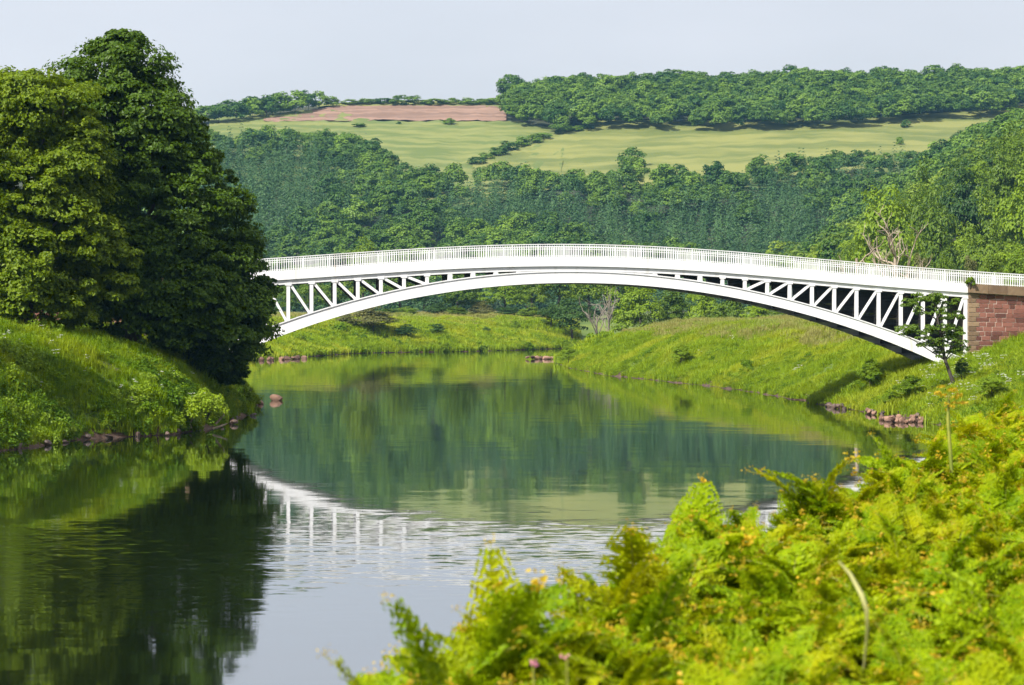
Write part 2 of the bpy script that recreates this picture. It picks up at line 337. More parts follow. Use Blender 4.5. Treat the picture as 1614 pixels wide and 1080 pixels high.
def zat(x, y): return float(height(np.array([x]), np.array([y]))[0])
def ground_hit(px, py):
    """where the line of sight through a photo pixel meets the far hill"""
    yy = np.arange(860, 1345, 1.5); g = height(wx(px, yy), yy); p = HZ-F*(g-CAMZ)/yy
    i = np.argmax(p < py) if (p < py).any() else len(yy)-1
    return float(wx(px, yy[i])), float(yy[i])

wv = np.array([(-90, -80, 0), (300, -80, 0), (300, 640, 0), (-90, 640, 0)], float)
tag(add('river', mesh('river', wv, np.array([[0, 1, 2, 3]]), [M['water']])), 'calm dark green river mirroring the bridge, trees and sky', 'river', kind='structure')

def field(name, cols, mat, label, cat):
    """cols: (px, row of upper edge, row of lower edge) of a field on the far hill, laid over the terrain"""
    cols = np.array(cols, float); px = np.linspace(cols[0, 0], cols[-1, 0], 60); R = 14; V = []
    for p in px:
        a = ground_hit(p, np.interp(p, cols[:, 0], cols[:, 1])+(vnoise(p*.045, cols[0, 0])-.5)*2.2); b = ground_hit(p, np.interp(p, cols[:, 0], cols[:, 2])+(vnoise(p*.06, 31)-.5)*2.4)
        for k in range(R):
            t = k/(R-1); V.append((b[0]+(a[0]-b[0])*t, b[1]+(a[1]-b[1])*t))
    V = np.array(V); Z = height(V[:, 0], V[:, 1])+.9
    i = (np.arange(59)[:, None]*R+np.arange(R-1)[None]).ravel()
    return tag(add(name, mesh(name, np.column_stack([V, Z]), np.stack([i, i+R, i+R+1, i+1], -1), [mat], True)), label, cat, kind='structure')
FIELD_R = [(745, 262, 275), (800, 247, 300), (870, 222, 300), (920, 199, 300), (960, 193, 300), (1100, 195, 300), (1300, 193, 300), (1420, 186, 290), (1520, 179, 260), (1614, 170, 230), (1700, 166, 220)]
FIELD_L = [(330, 190, 260), (430, 181, 300), (520, 176, 310), (600, 194, 330), (760, 195, 330), (800, 193, 320), (880, 206, 300), (890, 212, 240)]
PLOUGH = [(415, 192, 195), (460, 182, 194.5), (520, 172, 193.5), (580, 169.5, 193), (700, 169, 193.5), (780, 169.5, 193), (798, 178, 192.5)]
field('pasture', FIELD_R, M['field'], 'long yellow-green pasture below the ridge wood on the right', 'field').location.z = .35
field('rough_pasture', FIELD_L, M['fieldL'], 'green pasture on the hill just below the ploughed field', 'field')
field('ploughed_field', PLOUGH, M['plough'], 'pinkish red ploughed field near the hilltop', 'field').location.z = .14
field('hilltop_grass', [(500, 163, 171), (560, 162, 170), (700, 162, 170), (790, 163, 171)], M['field'], 'thin strip of grass between the ploughed field and the skyline hedge', 'field')

# ------------------------------------------------------------------ the bridge
ANG = math.radians(5.5); U = np.array([math.cos(ANG), math.sin(ANG), 0]); NV = np.array([-math.sin(ANG), math.cos(ANG), 0])
BY0 = 172.0; BC = np.array([wx(925, BY0), BY0, 0]); BW = 6.0
def s_of(px):
    t = (np.asarray(px, float)-CX)/F; return (t*BC[1]-BC[0])/(math.cos(ANG)-t*math.sin(ANG))
def z_of(px, py):
    s = s_of(px); return CAMZ+(HZ-np.asarray(py, float))*(BC[1]+s*math.sin(ANG))/F
def fit(pts, deg=4):
    a = np.array(pts, float); return np.polyfit(s_of(a[:, 0]), z_of(a[:, 0], a[:, 1]), deg)
RT = fit([(150, 422), (250, 417), (325, 413.3), (430, 406.8), (500, 402.2), (600, 395.2), (700, 390), (800, 386), (900, 384.3), (1000, 387), (1100, 392.7), (1200, 400.2), (1300, 409), (1400, 417.3), (1524, 427.3), (1614, 432.6)], 6)
RIBT = fit([(320, 560), (436, 511), (459, 502), (500, 491), (590, 465), (700, 444), (800, 432), (900, 428.3), (1000, 431), (1100, 442.3), (1200, 461), (1300, 488), (1400, 521), (1484, 552), (1524, 567)])
RIBB = fit([(320, 585), (405, 541.5), (459, 522), (500, 510), (590, 484), (700, 461.5), (800, 449), (895, 445.6), (1000, 448.4), (1100, 459), (1200, 477.6), (1300, 503.5), (1400, 539), (1484, 575), (1524, 593)])
S_END = float(s_of(1524)); PITCH = S_END/17.0
def zrail(s):
    s = np.asarray(s, float); e = S_END+4.2; lo, hi = -S_END-3, e
    c = np.clip(s, lo, hi); return np.polyval(RT, c)+np.where(s > hi, -.05*(s-hi), 0)+np.where(s < lo, .05*(s-lo), 0)
def zdeck(s): return zrail(s)-.92           # top of the fascia, foot of the railing
def zfas(s): return zrail(s)-.92-.67        # bottom of the fascia
def zcho(s): return zfas(s)-.33             # bottom of the upper chord
def ribt(s): return np.polyval(RIBT, s)
def ribb(s): return np.polyval(RIBB, s)
def bp(s, w, z): return BC + s*U + w*NV + np.array([0, 0, z])
bridge = empty('arch_bridge', tuple(BC))
tag(bridge, 'white iron arch bridge with spandrel struts and long white railing across the river', 'bridge')
IB = Vector(BC)
def bpart(name, me, parent=None):
    o = bpy.data.objects.new(name, me); link(o); o.parent = parent or bridge
    o.location = (-IB) if parent is None else (0, 0, 0)
    return o
def sweep(ss, w0, w1, zlo, zhi):
    """closed box swept along the bridge; zlo/zhi are functions of s"""
    ss = np.asarray(ss, float); V = []
    for s in ss:
        a, b = float(zlo(s)), float(zhi(s)); V += [bp(s, w0, a), bp(s, w1, a), bp(s, w1, b), bp(s, w0, b)]
    n = len(ss); i = np.arange(n-1)[:, None]*4; j = np.arange(4)[None]; j2 = (j+1) % 4
    f = np.stack([i+j, i+j2, i+4+j2, i+4+j], -1).reshape(-1, 4)
    return np.array(V), np.concatenate([f, [[3, 2, 1, 0]], [[n*4-4, n*4-3, n*4-2, n*4-1]]])
def sweep_mesh(name, mat, *sets):
    mb = MB()
    for a in sets: mb.put(*sweep(*a))
    return mb.mesh(name, [M[mat]])
SA = np.linspace(-S_END, S_END, 70); SL_ = np.linspace(-S_END-17, S_END+17, 110)
for side, w in (('near', 0.0), ('far', BW)):
    rib = bpart('arch_rib', sweep_mesh('arch_rib', 'paint', (SA, w-.07, w+.07, lambda s: ribb(s)+.05, lambda s: ribt(s)-.05)))
    bpart('flange', sweep_mesh('rib_top_flange', 'paint', (SA, w-.14, w+.14, lambda s: ribt(s)-.05, lambda s: ribt(s)+.03)), rib)
    bpart('flange', sweep_mesh('rib_bottom_flange', 'paint', (SA, w-.13, w+.13, lambda s: ribb(s)-.03, lambda s: ribb(s)+.05)), rib)
    bpart('upper_chord', sweep_mesh('upper_chord', 'paint', (SA, w-.12, w+.12, zcho, lambda s: zfas(s)+.10)))
    bpart('spandrel_plate', sweep_mesh('spandrel_plate', 'paint', (np.linspace(-3*PITCH, 3*PITCH, 14), w-.06, w+.06, lambda s: ribt(s)-.02, lambda s: zcho(s)+.05 if zcho(s)+.05 > ribt(s)+.02 else ribt(s)+.02)))
    o_ = -.27 if w == 0 else .27
    bpart('fascia', sweep_mesh('fascia', 'paint', (SA, min(w+o_, w+o_*.62), max(w+o_, w+o_*.62), zfas, zdeck)))
    for i in range(3, 18):
        for sg in (-1, 1):
            s = sg*i*PITCH; zt, zb = float(zcho(s)), float(ribt(s))
            if i == 17: s -= sg*.12
            mb = MB(); h = .125 if zt-zb > .5 else .17
            mb.hexa([bp(s-h, w-.10, zb), bp(s+h, w-.10, zb), bp(s+h, w+.10, zb), bp(s-h, w+.10, zb), bp(s-h, w-.10, zt+.02), bp(s+h, w-.10, zt+.02), bp(s+h, w+.10, zt+.02), bp(s-h, w+.10, zt+.02)])
            st = bpart('strut', mb.mesh('strut', [M['paint']]))
            if w == 0 and zt-zb > .55:
                mb = MB(); k = .30
                mb.hexa([bp(s-k*.7, w-.135, zt-.10), bp(s+k*.7, w-.135, zt-.10), bp(s+k*.7, w-.104, zt-.10), bp(s-k*.7, w-.104, zt-.10), bp(s-k, w-.135, zt+.24), bp(s+k, w-.135, zt+.24), bp(s+k, w-.104, zt+.24), bp(s-k, w-.104, zt+.24)])
                bpart('gusset', mb.mesh('gusset', [M['paint']]), st)
            if i >= 8:                                      # diagonal: head of the outer strut to foot of the inner one
                s0 = sg*(i-1)*PITCH+sg*.14; s1 = s-sg*.14; z0 = float(ribt(s0))+.03; z1 = float(zcho(s1))
                d = np.array([s1-s0, z1-z0]); d /= np.linalg.norm(d); q = np.array([-d[1], d[0]])*.092
                P = [(s0-q[0], z0-q[1]), (s0+q[0], z0+q[1]), (s1+q[0], z1+q[1]), (s1-q[0], z1-q[1])]
                mb = MB(); mb.hexa([bp(a, w-.07, b) for a, b in P]+[bp(a, w+.07, b) for a, b in P])
                bpart('diagonal_brace', mb.mesh('diagonal_brace', [M['paint']]))
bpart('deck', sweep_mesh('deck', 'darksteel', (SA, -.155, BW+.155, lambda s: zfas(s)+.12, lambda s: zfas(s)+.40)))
bpart('road_surface', sweep_mesh('road_surface', 'asphalt', (SL_, -.10, BW+.10, lambda s: zfas(s)+.404, lambda s: zdeck(s)-.08)))
for i in range(2, 17):                                      # lattice frames between the two trusses, under-deck shade painted in as near-black
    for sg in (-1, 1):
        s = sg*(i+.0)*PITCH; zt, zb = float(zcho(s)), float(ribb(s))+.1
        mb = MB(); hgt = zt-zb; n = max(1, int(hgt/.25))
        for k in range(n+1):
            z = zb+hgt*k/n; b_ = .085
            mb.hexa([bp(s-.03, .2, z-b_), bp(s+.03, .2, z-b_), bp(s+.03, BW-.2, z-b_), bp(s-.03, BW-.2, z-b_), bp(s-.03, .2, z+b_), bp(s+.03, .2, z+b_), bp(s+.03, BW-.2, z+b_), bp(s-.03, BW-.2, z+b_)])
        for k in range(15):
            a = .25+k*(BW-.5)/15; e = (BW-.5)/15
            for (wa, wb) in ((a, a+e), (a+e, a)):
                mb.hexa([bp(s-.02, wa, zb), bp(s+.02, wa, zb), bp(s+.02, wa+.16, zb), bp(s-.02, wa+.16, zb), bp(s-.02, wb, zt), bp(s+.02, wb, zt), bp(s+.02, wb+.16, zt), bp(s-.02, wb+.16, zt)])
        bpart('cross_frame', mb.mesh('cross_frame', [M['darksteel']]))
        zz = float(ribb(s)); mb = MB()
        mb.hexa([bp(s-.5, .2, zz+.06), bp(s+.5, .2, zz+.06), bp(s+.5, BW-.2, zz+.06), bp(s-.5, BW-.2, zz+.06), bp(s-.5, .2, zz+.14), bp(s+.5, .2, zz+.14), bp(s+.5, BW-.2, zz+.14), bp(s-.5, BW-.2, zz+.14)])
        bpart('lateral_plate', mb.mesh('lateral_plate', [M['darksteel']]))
# railings
bal_me = None
for side, w in (('near', -.20), ('far', BW+.20)):
    rl = bpart('railing', sweep_mesh('railing_top_rail', 'paint', (SL_, w-.045, w+.045, lambda s: zrail(s)-.055, zrail)))
    rl['label'] = 'white railing of vertical bars on the near side of the deck' if w < 0 else 'railing on the far side of the deck, seen through the near one'
    bpart('mid_rail', sweep_mesh('mid_rail', 'paint', (SL_, w-.022, w+.022, lambda s: zrail(s)-.205, lambda s: zrail(s)-.165)), rl)
    bpart('bottom_rail', sweep_mesh('bottom_rail', 'paint', (SL_, w-.022, w+.022, lambda s: zrail(s)-.87, lambda s: zrail(s)-.83)), rl)
    far_mb = MB(); step = .168
    sN = np.arange(-S_END-3.5, S_END+4.6, step)
    for kk, s in enumerate(sN):
        z1 = float(zrail(s))-.05; z0 = z1-.87; b_ = .021
        post = kk % 11 == 0
        if post: b_ = .04
        box = [bp(s+a, w+c, z) for z in (z0, z1) for a, c in ((-b_, -.03), (b_, -.03), (b_, .03), (-b_, .03))]
        if w < 0 and -19.6 < s < 30.8:
            if post:
                mb = MB(); mb.hexa(box); bpart('railing_post', mb.mesh('railing_post', [M['paint']]), rl)
            else:
                if bal_me is None:
                    mb = MB(); mb.hexa([(a, c, z) for z in (0, .87) for a, c in ((-b_, -.02), (b_, -.02), (b_, .02), (-b_, .02))]); bal_me = mb.mesh('baluster', [M['paint']])
                o = bpy.data.objects.new('baluster', bal_me); link(o, rl); p = bp(s, w, z0); o.location = p; o.rotation_euler = (0, 0, ANG)
        else: far_mb.hexa(box)
    tag(bpart('balusters', far_mb.mesh('balusters', [M['paint']]), rl), kind='stuff')

# stone abutments, block by block
bm = bmesh.new(); bmesh.ops.create_cube(bm, size=1.0); bmesh.ops.bevel(bm, geom=list(bm.edges), offset=.045, segments=1, affect='EDGES')
blk_red = bpy.data.meshes.new('stone_block'); bm.to_mesh(blk_red); bm.free(); blk_tan = blk_red.copy()
blk_red.materials.append(M['redstone']); blk_tan.materials.append(M['tanstone'])
rb = random.Random(4)
def abutment(sg, length, blocklen, rows, z_low, label):
    s0 = sg*(S_END+.03); s1 = sg*(S_END+length); lo, hi = min(s0, s1), max(s0, s1)
    ss = np.linspace(lo, hi, 12)
    ab = bpart('abutment', sweep_mesh('abutment', 'mortar', (ss, -.10, BW+.10, lambda s: z_low, lambda s: zfas(s)+.40))); ab['label'] = label
    n = int(length/1.35); mb_len = length/n
    for k in range(n):                                       # coping slabs
        a = lo+k*mb_len+.008; b = a+mb_len-.016
        bpart('coping_stone', sweep_mesh('coping_stone', 'tanstone', ((a, b), -.44+rb.uniform(-.015, .015), .02, lambda s: zfas(s)+.02, lambda s: zdeck(s)-.002)), ab)
    hrow = .345; ztop = float(zfas(s0))-.02
    for r in range(rows):
        zc = ztop-(r+.5)*hrow
        def put(me, a, b, proud, top=None):
            m = sg*(a+b)/2; sl = float(zfas(s0+m)-zfas(s0))*(.9)*max(0, 1-r/9)
            o = bpy.data.objects.new('quoin' if me is blk_tan else 'stone_block', me); link(o, ab)
            p = bp(s0+m, -.10-proud+.09, zc+sl)
            o.location = p; o.scale = ((b-a)-rb.uniform(.025, .055), .22, hrow-rb.uniform(.025, .055)); o.rotation_euler = (0, 0, ANG)
        q = .62 if r % 2 else .86
        put(blk_tan, .01, q, .035)
        x = q
        while x < blocklen:
            w = rb.choice((.40, .52, .66, .8, 1.0)); put(blk_red, x, x+w, rb.uniform(-.005, .03)); x += w
abutment(1, 17, 6.6, 14, .6, 'red sandstone abutment with tan quoins beside the small sapling')
abutment(-1, 17, 15.5, 10, 1.5, 'shaded red sandstone abutment behind the big left tree')

# ------------------------------------------------------------------ trees
UP = np.array([0, 0, 1.])
def clump_leaves(r, cc, rad, n, size, flat=.7, spread=.5, up=.55, low=-.35):
    """leaves over the upper shells of many clumps: cc (K,3), rad (K,)"""
    K = len(cc); d = unit(r.normal(size=(K*n, 3))); d[:, 2] = np.where(d[:, 2] < low, -d[:, 2]*.6, d[:, 2])
    ci = np.repeat(np.arange(K), n); q = r.uniform(.62, 1.04, K*n)[:, None]
    p = cc[ci] + d*np.array([1, 1, flat])*rad[ci][:, None]*q
    nn = d*.6 + UP*up + r.normal(size=(K*n, 3))*spread
    return leaves(p, nn, size*r.uniform(.7, 1.25, K*n), r=r)
def dome_leaves(r, cc, rad, n, size, centre, low=-.35):
    K = len(cc); d = unit(r.normal(size=(K*n, 3))); d[:, 2] = np.where(d[:, 2] < low, -d[:, 2]*.6, d[:, 2]); ci = np.repeat(np.arange(K), n)
    p = cc[ci]+d*np.array([1, 1, .72])*rad[ci][:, None]*r.uniform(.6, 1.04, K*n)[:, None]
    return leaves(p, unit(p-np.array(centre))*.55+d*.55+UP*.25+r.normal(size=p.shape)*.28, size*r.uniform(.7, 1.25, K*n), r=r)
def branchy(mb, r, p, d, length, rad, depth, bend=.25, k=6, split=3, up=.1, ratio=.68):
    n = 6; pts = [np.array(p, float)]; d = unit(np.array(d, float))
    for i in range(n):
        d = unit(d + r.normal(size=3)*bend*.45 + UP*up*.3); pts.append(pts[-1]+d*length/n)
    pts = np.array(pts); mb.tube(pts, np.linspace(rad, rad*.55, n+1), k)
    if depth > 0:
        for c in range(split):
            t = r.integers(2, n+1); dd = unit(d + unit(r.normal(size=3))*.85 + UP*up)
            branchy(mb, r, pts[t], dd, length*ratio*r.uniform(.75, 1.15), rad*.52, depth-1, bend, max(4, k-1), split, up, ratio)
def trunk_mesh(r, h, rad, mat, nlimb=7, reach=3.0, lean=0.0, top=.8):
    mb = MB(); n = 8; z = np.linspace(-.5, h*top, n); pts = np.column_stack([np.cumsum(r.normal(size=n)*.10)+lean*z, np.cumsum(r.normal(size=n)*.10), z])
    rr = rad*np.linspace(1.25, .22, n); rr[0] *= 1.35; mb.tube(pts, rr, 9)
    for i in range(nlimb):
        t = r.uniform(.28, .9); a = r.uniform(0, 6.28); b = pts[int(t*(n-1))]
        dd = np.array([math.cos(a), math.sin(a), r.uniform(.25, .9)])
        branchy(mb, r, b, dd, reach*r.uniform(.7, 1.2), rad*.36*(1.1-t), 1, .2, 5, 2)
    return mb.mesh('trunk', [mat], True)
def crown_mesh(seed, mat, H=12., R=5., nclump=60, per=60, leaf=.5, crad=1.5, base=.22, shape=1.0, open_=0.0):
    r = np.random.default_rng(seed); d = unit(r.normal(size=(nclump*3, 3))); d = d[d[:, 2] > -.75][:nclump]
    lump = 1+.30*np.sin(d[:, 0]*3.1+seed)*np.cos(d[:, 1]*2.7+seed*2)+r.uniform(-.14, .10, len(d))
    q = np.where(r.random(len(d)) < .25, r.uniform(.3, .7, len(d)), r.uniform(.72, .92, len(d)))
    zc = H*(base+1)/2; hz_ = H*(1-base)/2
    w = 1-.35*np.clip(d[:, 2]*shape, 0, 1)
    c = np.column_stack([d[:, 0]*R*lump*q*w, d[:, 1]*R*lump*q*w, zc+d[:, 2]*hz_*lump*q])
    rad = crad*r.uniform(.65, 1.25, len(c))
    v, f = dome_leaves(r, c, rad, per, leaf, (0, 0, zc-.25*H))
    return mesh('crown', v, f, [mat])
def conifer_mesh(seed, mat, H=16., R=2.6, tiers=15):
    r = np.random.default_rng(seed); C, NN, S = [], [], []
    for t in range(tiers):
        z = H*(.12+.86*t/tiers); rr = R*(1-t/tiers)**.8+.15; nb = max(4, int(11*(1-t/tiers)))
        for b in range(nb):
            a = r.uniform(0, 6.28)
            for s in np.linspace(.25, 1, 4):
                q = rr*s*r.uniform(.85, 1.12); C.append((q*math.cos(a), q*math.sin(a), z-.42*q+r.normal()*.12)); NN.append((math.cos(a)*.45+r.normal()*.3, math.sin(a)*.45+r.normal()*.3, 1.)); S.append(r.uniform(.55, 1.0)*(.45+.55*rr/R))
    v, f = leaves(np.array(C), np.array(NN), np.array(S)*1.15, .6, -.15, r)
    return v, f

# the two big sycamores on the left bank are shaped to their outlines
def envelope_tree(name, seed, base_px, Y, rows, mat, nclump, per, leaf, label, depth=.85, flats=.78, trunk_r=.55, h_trunk=14, crad=(.8, 3.0)):
    r = np.random.default_rng(seed); bx = wx(base_px, Y); bz = zat(bx, Y)
    root = empty(name, (bx, Y, bz)); tag(root, label, 'tree')
    rows = np.array(rows, float); zz = wz(rows[:, 0], Y)-bz; cx = wx((rows[:, 1]+rows[:, 2])/2, Y)-bx; hw = (rows[:, 2]-rows[:, 1])/2*Y/F
    o = np.argsort(zz); zz, cx, hw = zz[o], cx[o], hw[o]
    zs = np.linspace(zz[0], zz[-1], 400); pw = np.interp(zs, zz, hw)+.6; pw /= pw.sum()
    z = r.choice(zs, nclump, p=pw); a = r.uniform(0, 2*math.pi, nclump)
    rad = crad[0]+(crad[1]-crad[0])*r.random(nclump)**1.6
    q = np.where(r.random(nclump) < .28, r.uniform(.1, .65, nclump), r.uniform(.82, 1.0, nclump))
    hw0 = np.interp(z, zz, hw)*(.82+.30*vnoise(z*.42+seed, a*1.4)); rad = np.minimum(rad, np.maximum(hw0*.75, .6))
    hw_ = np.maximum(hw0-rad*.85, .1); c = np.interp(z, zz, cx)
    z = np.minimum(z, zz[-1]-rad*.75)
    cc = np.column_stack([c+np.cos(a)*hw_*q, np.sin(a)*hw_*q*depth, z])
    ks = 9; d = unit(r.normal(size=(nclump*ks, 3))+np.repeat(np.column_stack([np.cos(a), np.sin(a), np.full(nclump, .5)]), ks, 0)*.6)
    li = np.repeat(np.arange(nclump), ks)
    sub = cc[li]+d*np.array([1, 1, flats+.1])*rad[li][:, None]*r.uniform(.62, .92, nclump*ks)[:, None]; srad = rad[li]*r.uniform(.26, .44, nclump*ks)
    e = unit(r.normal(size=(len(sub)*per, 3))); e[:, 2] = np.where(e[:, 2] < -.3, -e[:, 2]*.6, e[:, 2]); ci = np.repeat(np.arange(len(sub)), per)
    pp = sub[ci]+e*np.array([1.1, 1.1, .8])*srad[ci][:, None]*r.uniform(.5, 1.08, len(ci))[:, None]
    v, f = leaves(pp, e*.45+d[ci]*.5+UP*.32+r.normal(size=e.shape)*.36, leaf*r.uniform(.65, 1.25, len(pp)), r=r)
    add('crown', mesh('crown', v, f, [mat]), root)
    mb = MB(); n = 9; z_ = np.linspace(-.8, h_trunk, n); pts = np.column_stack([np.linspace(0, np.interp(h_trunk, zz, cx), n)+r.normal(size=n)*.08, r.normal(size=n)*.08, z_])
    rr = trunk_r*np.linspace(1.2, .25, n); rr[0] *= 1.4; mb.tube(pts, rr, 12); add('trunk', mb.mesh('trunk', [M['bark']], True), root)
    for i in r.choice(nclump, 26, replace=False):            # limbs run from the trunk out to their clumps
        t = min(max((cc[i][2]-r.uniform(2, 5))/h_trunk, .12), .95); p0 = np.array([np.interp(t*h_trunk, z_, pts[:, 0]), 0, t*h_trunk])
        k = np.linspace(0, 1, 7)[:, None]; pp = p0*(1-k)+cc[i]*k+UP*np.sin(k*math.pi)*.5+r.normal(size=(7, 3))*.10
        mb = MB(); mb.tube(pp, np.linspace(trunk_r*.30, .04, 7), 6); add('limb', mb.mesh('limb', [M['bark'] if mat is M['syc'] else M['palebark']], True), root)
    return root
envelope_tree('sycamore_tree', 11, 205, 152, [(48, 172, 205), (62, 150, 225), (80, 135, 240), (100, 92, 246), (130, 84, 280), (165, 80, 318), (210, 78, 345), (250, 75, 368), (300, 70, 378), (345, 70, 402),
    (400, 72, 412), (440, 90, 420), (475, 110, 432), (500, 125, 435), (520, 150, 428), (540, 220, 415)], M['syc'], 250, 100, .27, 'tallest dark green sycamore with a pointed crown at the bridge end', .8)
envelope_tree('overhanging_tree', 12, 318, 156, [(370, 320, 385), (400, 285, 415), (440, 262, 428), (490, 250, 437), (530, 252, 430), (560, 268, 410), (600, 295, 388)], M['syc'], 84, 105, .26,
    'dark low tree overhanging the water in front of the bridge springing', .9, .75, .3, 3.5, (.6, 1.7))
envelope_tree('pale_sycamore_tree', 13, 40, 143, [(118, 10, 92), (135, -40, 125), (165, -70, 165), (200, -90, 180), (245, -100, 192), (290, -110, 190), (330, -110, 178), (375, -110, 200), (420, -100, 214), (455, -80, 210), (480, -40, 190), (505, 20, 160)], M['syclight'], 200, 105, .27,
    'lighter yellow-green tree at the left edge of the photograph', .75, .75, .45, 12)

# shared crowns for the middle distance
VAR = {}
for key, mat, n in (('oak', 'oak', 4), ('bright', 'bright', 2), ('dark', 'dark', 3), ('olive', 'olive', 2)):
    VAR[key] = [crown_mesh(50+7*i+len(key), M[mat], 12, 5, 85, 64, .46, 1.35, .14 if key != 'olive' else .02) for i in range(n)]
TRUNKS = [trunk_mesh(np.random.default_rng(80+i), 12, .32, M['bark'], 7, 3) for i in range(3)]
rt = np.random.default_rng(21)
def tree(name, px, Y, top_py, half_px, key, label, cat='tree', group=None, base_z=None, x=None):
    X = wx(px, Y) if x is None else x; bz = zat(X, Y) if base_z is None else base_z
    bz = max(bz, .1); h = max(wz(top_py, Y)-bz, 1.2); hw = half_px*Y/F
    root = empty(name, (X, Y, bz-.05), rt.uniform(0, 6.28)); tag(root, label, cat, group)
    c = VAR[key][rt.integers(len(VAR[key]))]; o = add('crown', c, root); o.scale = (hw/5.2, hw/5.2, h/11.6)
    t = add('trunk', TRUNKS[rt.integers(3)], root); t.scale = (min(hw/5.2, h/11), min(hw/5.2, h/11), h/12)
    return root
row = [(452, 590, 448, 22, 'oak'), (492, 610, 440, 30, 'oak'), (528, 600, 436, 26, 'oak'), (571, 575, 387, 38, 'oak'), (628, 590, 425, 36, 'oak'), (668, 640, 430, 34, 'dark'),
       (722, 545, 428, 42, 'oak'), (795, 560, 432, 36, 'bright'), (838, 575, 425, 38, 'oak'), (880, 560, 420, 40, 'oak'), (930, 545, 415, 40, 'oak'), (975, 540, 420, 36, 'bright')]
row_l = ['green tree seen through the outermost bays of the left spandrel', 'tree seen through the second and third left spandrel bays', 'tree seen through the left spandrel beside the olive bush',
         'tree whose round top just clears the left railing', 'oak with bare trunk standing behind the left half of the arch', 'dark tree behind the tan field gap under the arch', 'oak with broad drooping crown under the left arch crown',
         'tree just right of the round olive shrub under the arch', 'tree under the arch just left of the crown', 'green tree in the middle of the row under the arch crown', 'green tree beside the pale dead trunks under the arch', 'bright tree behind the pale dead trunks under the arch']
for a, l in zip(row, row_l): tree('riverside_tree', *a, l, 'tree', 'trees beyond the far bank')
tree('riverside_tree', 902, 506, 468, 36, 'dark', 'dark bushy tree leaning over the water at the river bend', 'tree', 'trees beyond the far bank', base_z=1.2)
tree('riverside_tree', 868, 512, 478, 22, 'dark', 'dark tree left of the leaning one at the river bend', 'tree', 'trees beyond the far bank', base_z=4.2)
hedge = [(1008, 425, 448, 40, 'bright'), (1062, 432, 455, 38, 'oak'), (1108, 420, 458, 34, 'bright'), (1150, 415, 468, 34, 'oak'), (1195, 405, 474, 32, 'bright'), (1240, 398, 480, 30, 'oak'), (1285, 392, 478, 30, 'dark'), (1335, 390, 470, 30, 'oak'), (1385, 388, 470, 32, 'dark'), (1440, 380, 470, 32, 'oak')]
for i, a in enumerate(hedge): tree('hedge_bush', *a, f'bushy tree behind the right meadow, {ordn(i)} from the left of its row', 'bush', 'bushes behind the right meadow')
bush = [(588, 484, 526, 42, 'olive', 'broad olive-brown willow bush on the far bank'), (545, 494, 516, 20, 'olive', 'small olive bush left of the broad willow bush'),
        (812, 505, 522, 9, 'bright', 'small round green bush on the far bank slope'), (766, 515, 527, 8, 'dark', 'tiny dark bush on the far bank slope'),
        (690, 510, 530, 14, 'dark', 'dark low bush on the far bank right of the willow bush'), (640, 512, 536, 22, 'dark', 'dark spreading bush just below the willow bush'), (1074, 543, 580, 22, 'bright', 'bright green bush on the face of the right meadow bank'), (896, 546, 578, 18, 'bright', 'leafy clump at the tip of the right bank'),
        (1516, 566, 606, 14, 'dark', 'dark bush at the foot of the sapling beside the abutment'), (1372, 566, 618, 20, 'herbbush', 'scrubby bush under the right end of the arch'), (1562, 592, 632, 34, 'bright', 'rounded green bush below the red abutment'),
        (1432, 592, 634, 24, 'herbbush', 'leafy bush with white flowers under the springing'), (1405, 620, 648, 18, 'herbbush', 'low leafy bush just above the rubble')]
VAR['herbbush'] = [crown_mesh(301, M['herb'], 12, 5, 70, 70, .7, 1.5, .02)]
for px, t, b_, h, k, l in bush:
    Yb = near_hit(px, b_); tree('bush', px, Yb, t, h, k, l, 'bush')
und = [(615, 486), (640, 484), (690, 478), (720, 484), (760, 476), (800, 484), (835, 482), (870, 486), (935, 488), (975, 486)]
for i, (p, t) in enumerate(und): tree('understorey_bush', p, 538+5*(i % 3), t, 24, 'olive' if i == 4 else ('oak', 'bright', 'dark')[i % 3], 'round olive shrub between the dark trees under the arch' if i == 4 else f'bush at the foot of the trees under the arch, {ordn(i)} from the left', 'bush', 'bushes at the foot of the far trees')
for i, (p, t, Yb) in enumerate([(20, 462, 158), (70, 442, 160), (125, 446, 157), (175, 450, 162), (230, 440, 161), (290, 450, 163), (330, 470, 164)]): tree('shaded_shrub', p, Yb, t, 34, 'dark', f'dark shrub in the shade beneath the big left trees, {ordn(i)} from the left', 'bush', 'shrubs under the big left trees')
tree('bank_tree', 0, 123, 215, 122, 'oak', 'tree just outside the left edge whose shade falls on the bank', 'tree', x=-33.0)
# scrub above the bridge on the right, then the wooded valley side
scr = [(1340, 300, 402, 26, 'oak'), (1395, 330, 392, 30, 'oak'), (1450, 300, 404, 24, 'olive'), (1490, 290, 404, 24, 'oak'), (1528, 280, 408, 24, 'olive'), (1565, 285, 400, 26, 'oak'), (1604, 280, 392, 28, 'bright')]
for i, a in enumerate(scr): tree('roadside_shrub', *a, f'scrubby shrub just above the right end of the railing, {ordn(i)} from the left', 'bush', 'shrubs beyond the bridge road')
big = [(1396, 450, 306, 62, 'bright', 'bright yellow-green tree behind the dead branches'), (1478, 470, 322, 50, 'oak', 'mid green tree right of the bright yellow-green one'), (1555, 440, 335, 48, 'oak', 'green tree low on the valley side at right'),
       (1610, 450, 290, 50, 'bright', 'bright tree at the right edge above the railing'), (1450, 520, 285, 46, 'oak', 'rounded tree behind the bright yellow-green one'), (1520, 540, 262, 48, 'dark', 'dark broad tree high on the right valley side'),
       (1585, 520, 225, 44, 'oak', 'tall tree near the right edge on the valley side'), (1345, 560, 385, 30, 'oak', 'tree at the foot of the valley side left of the dead trunk')]
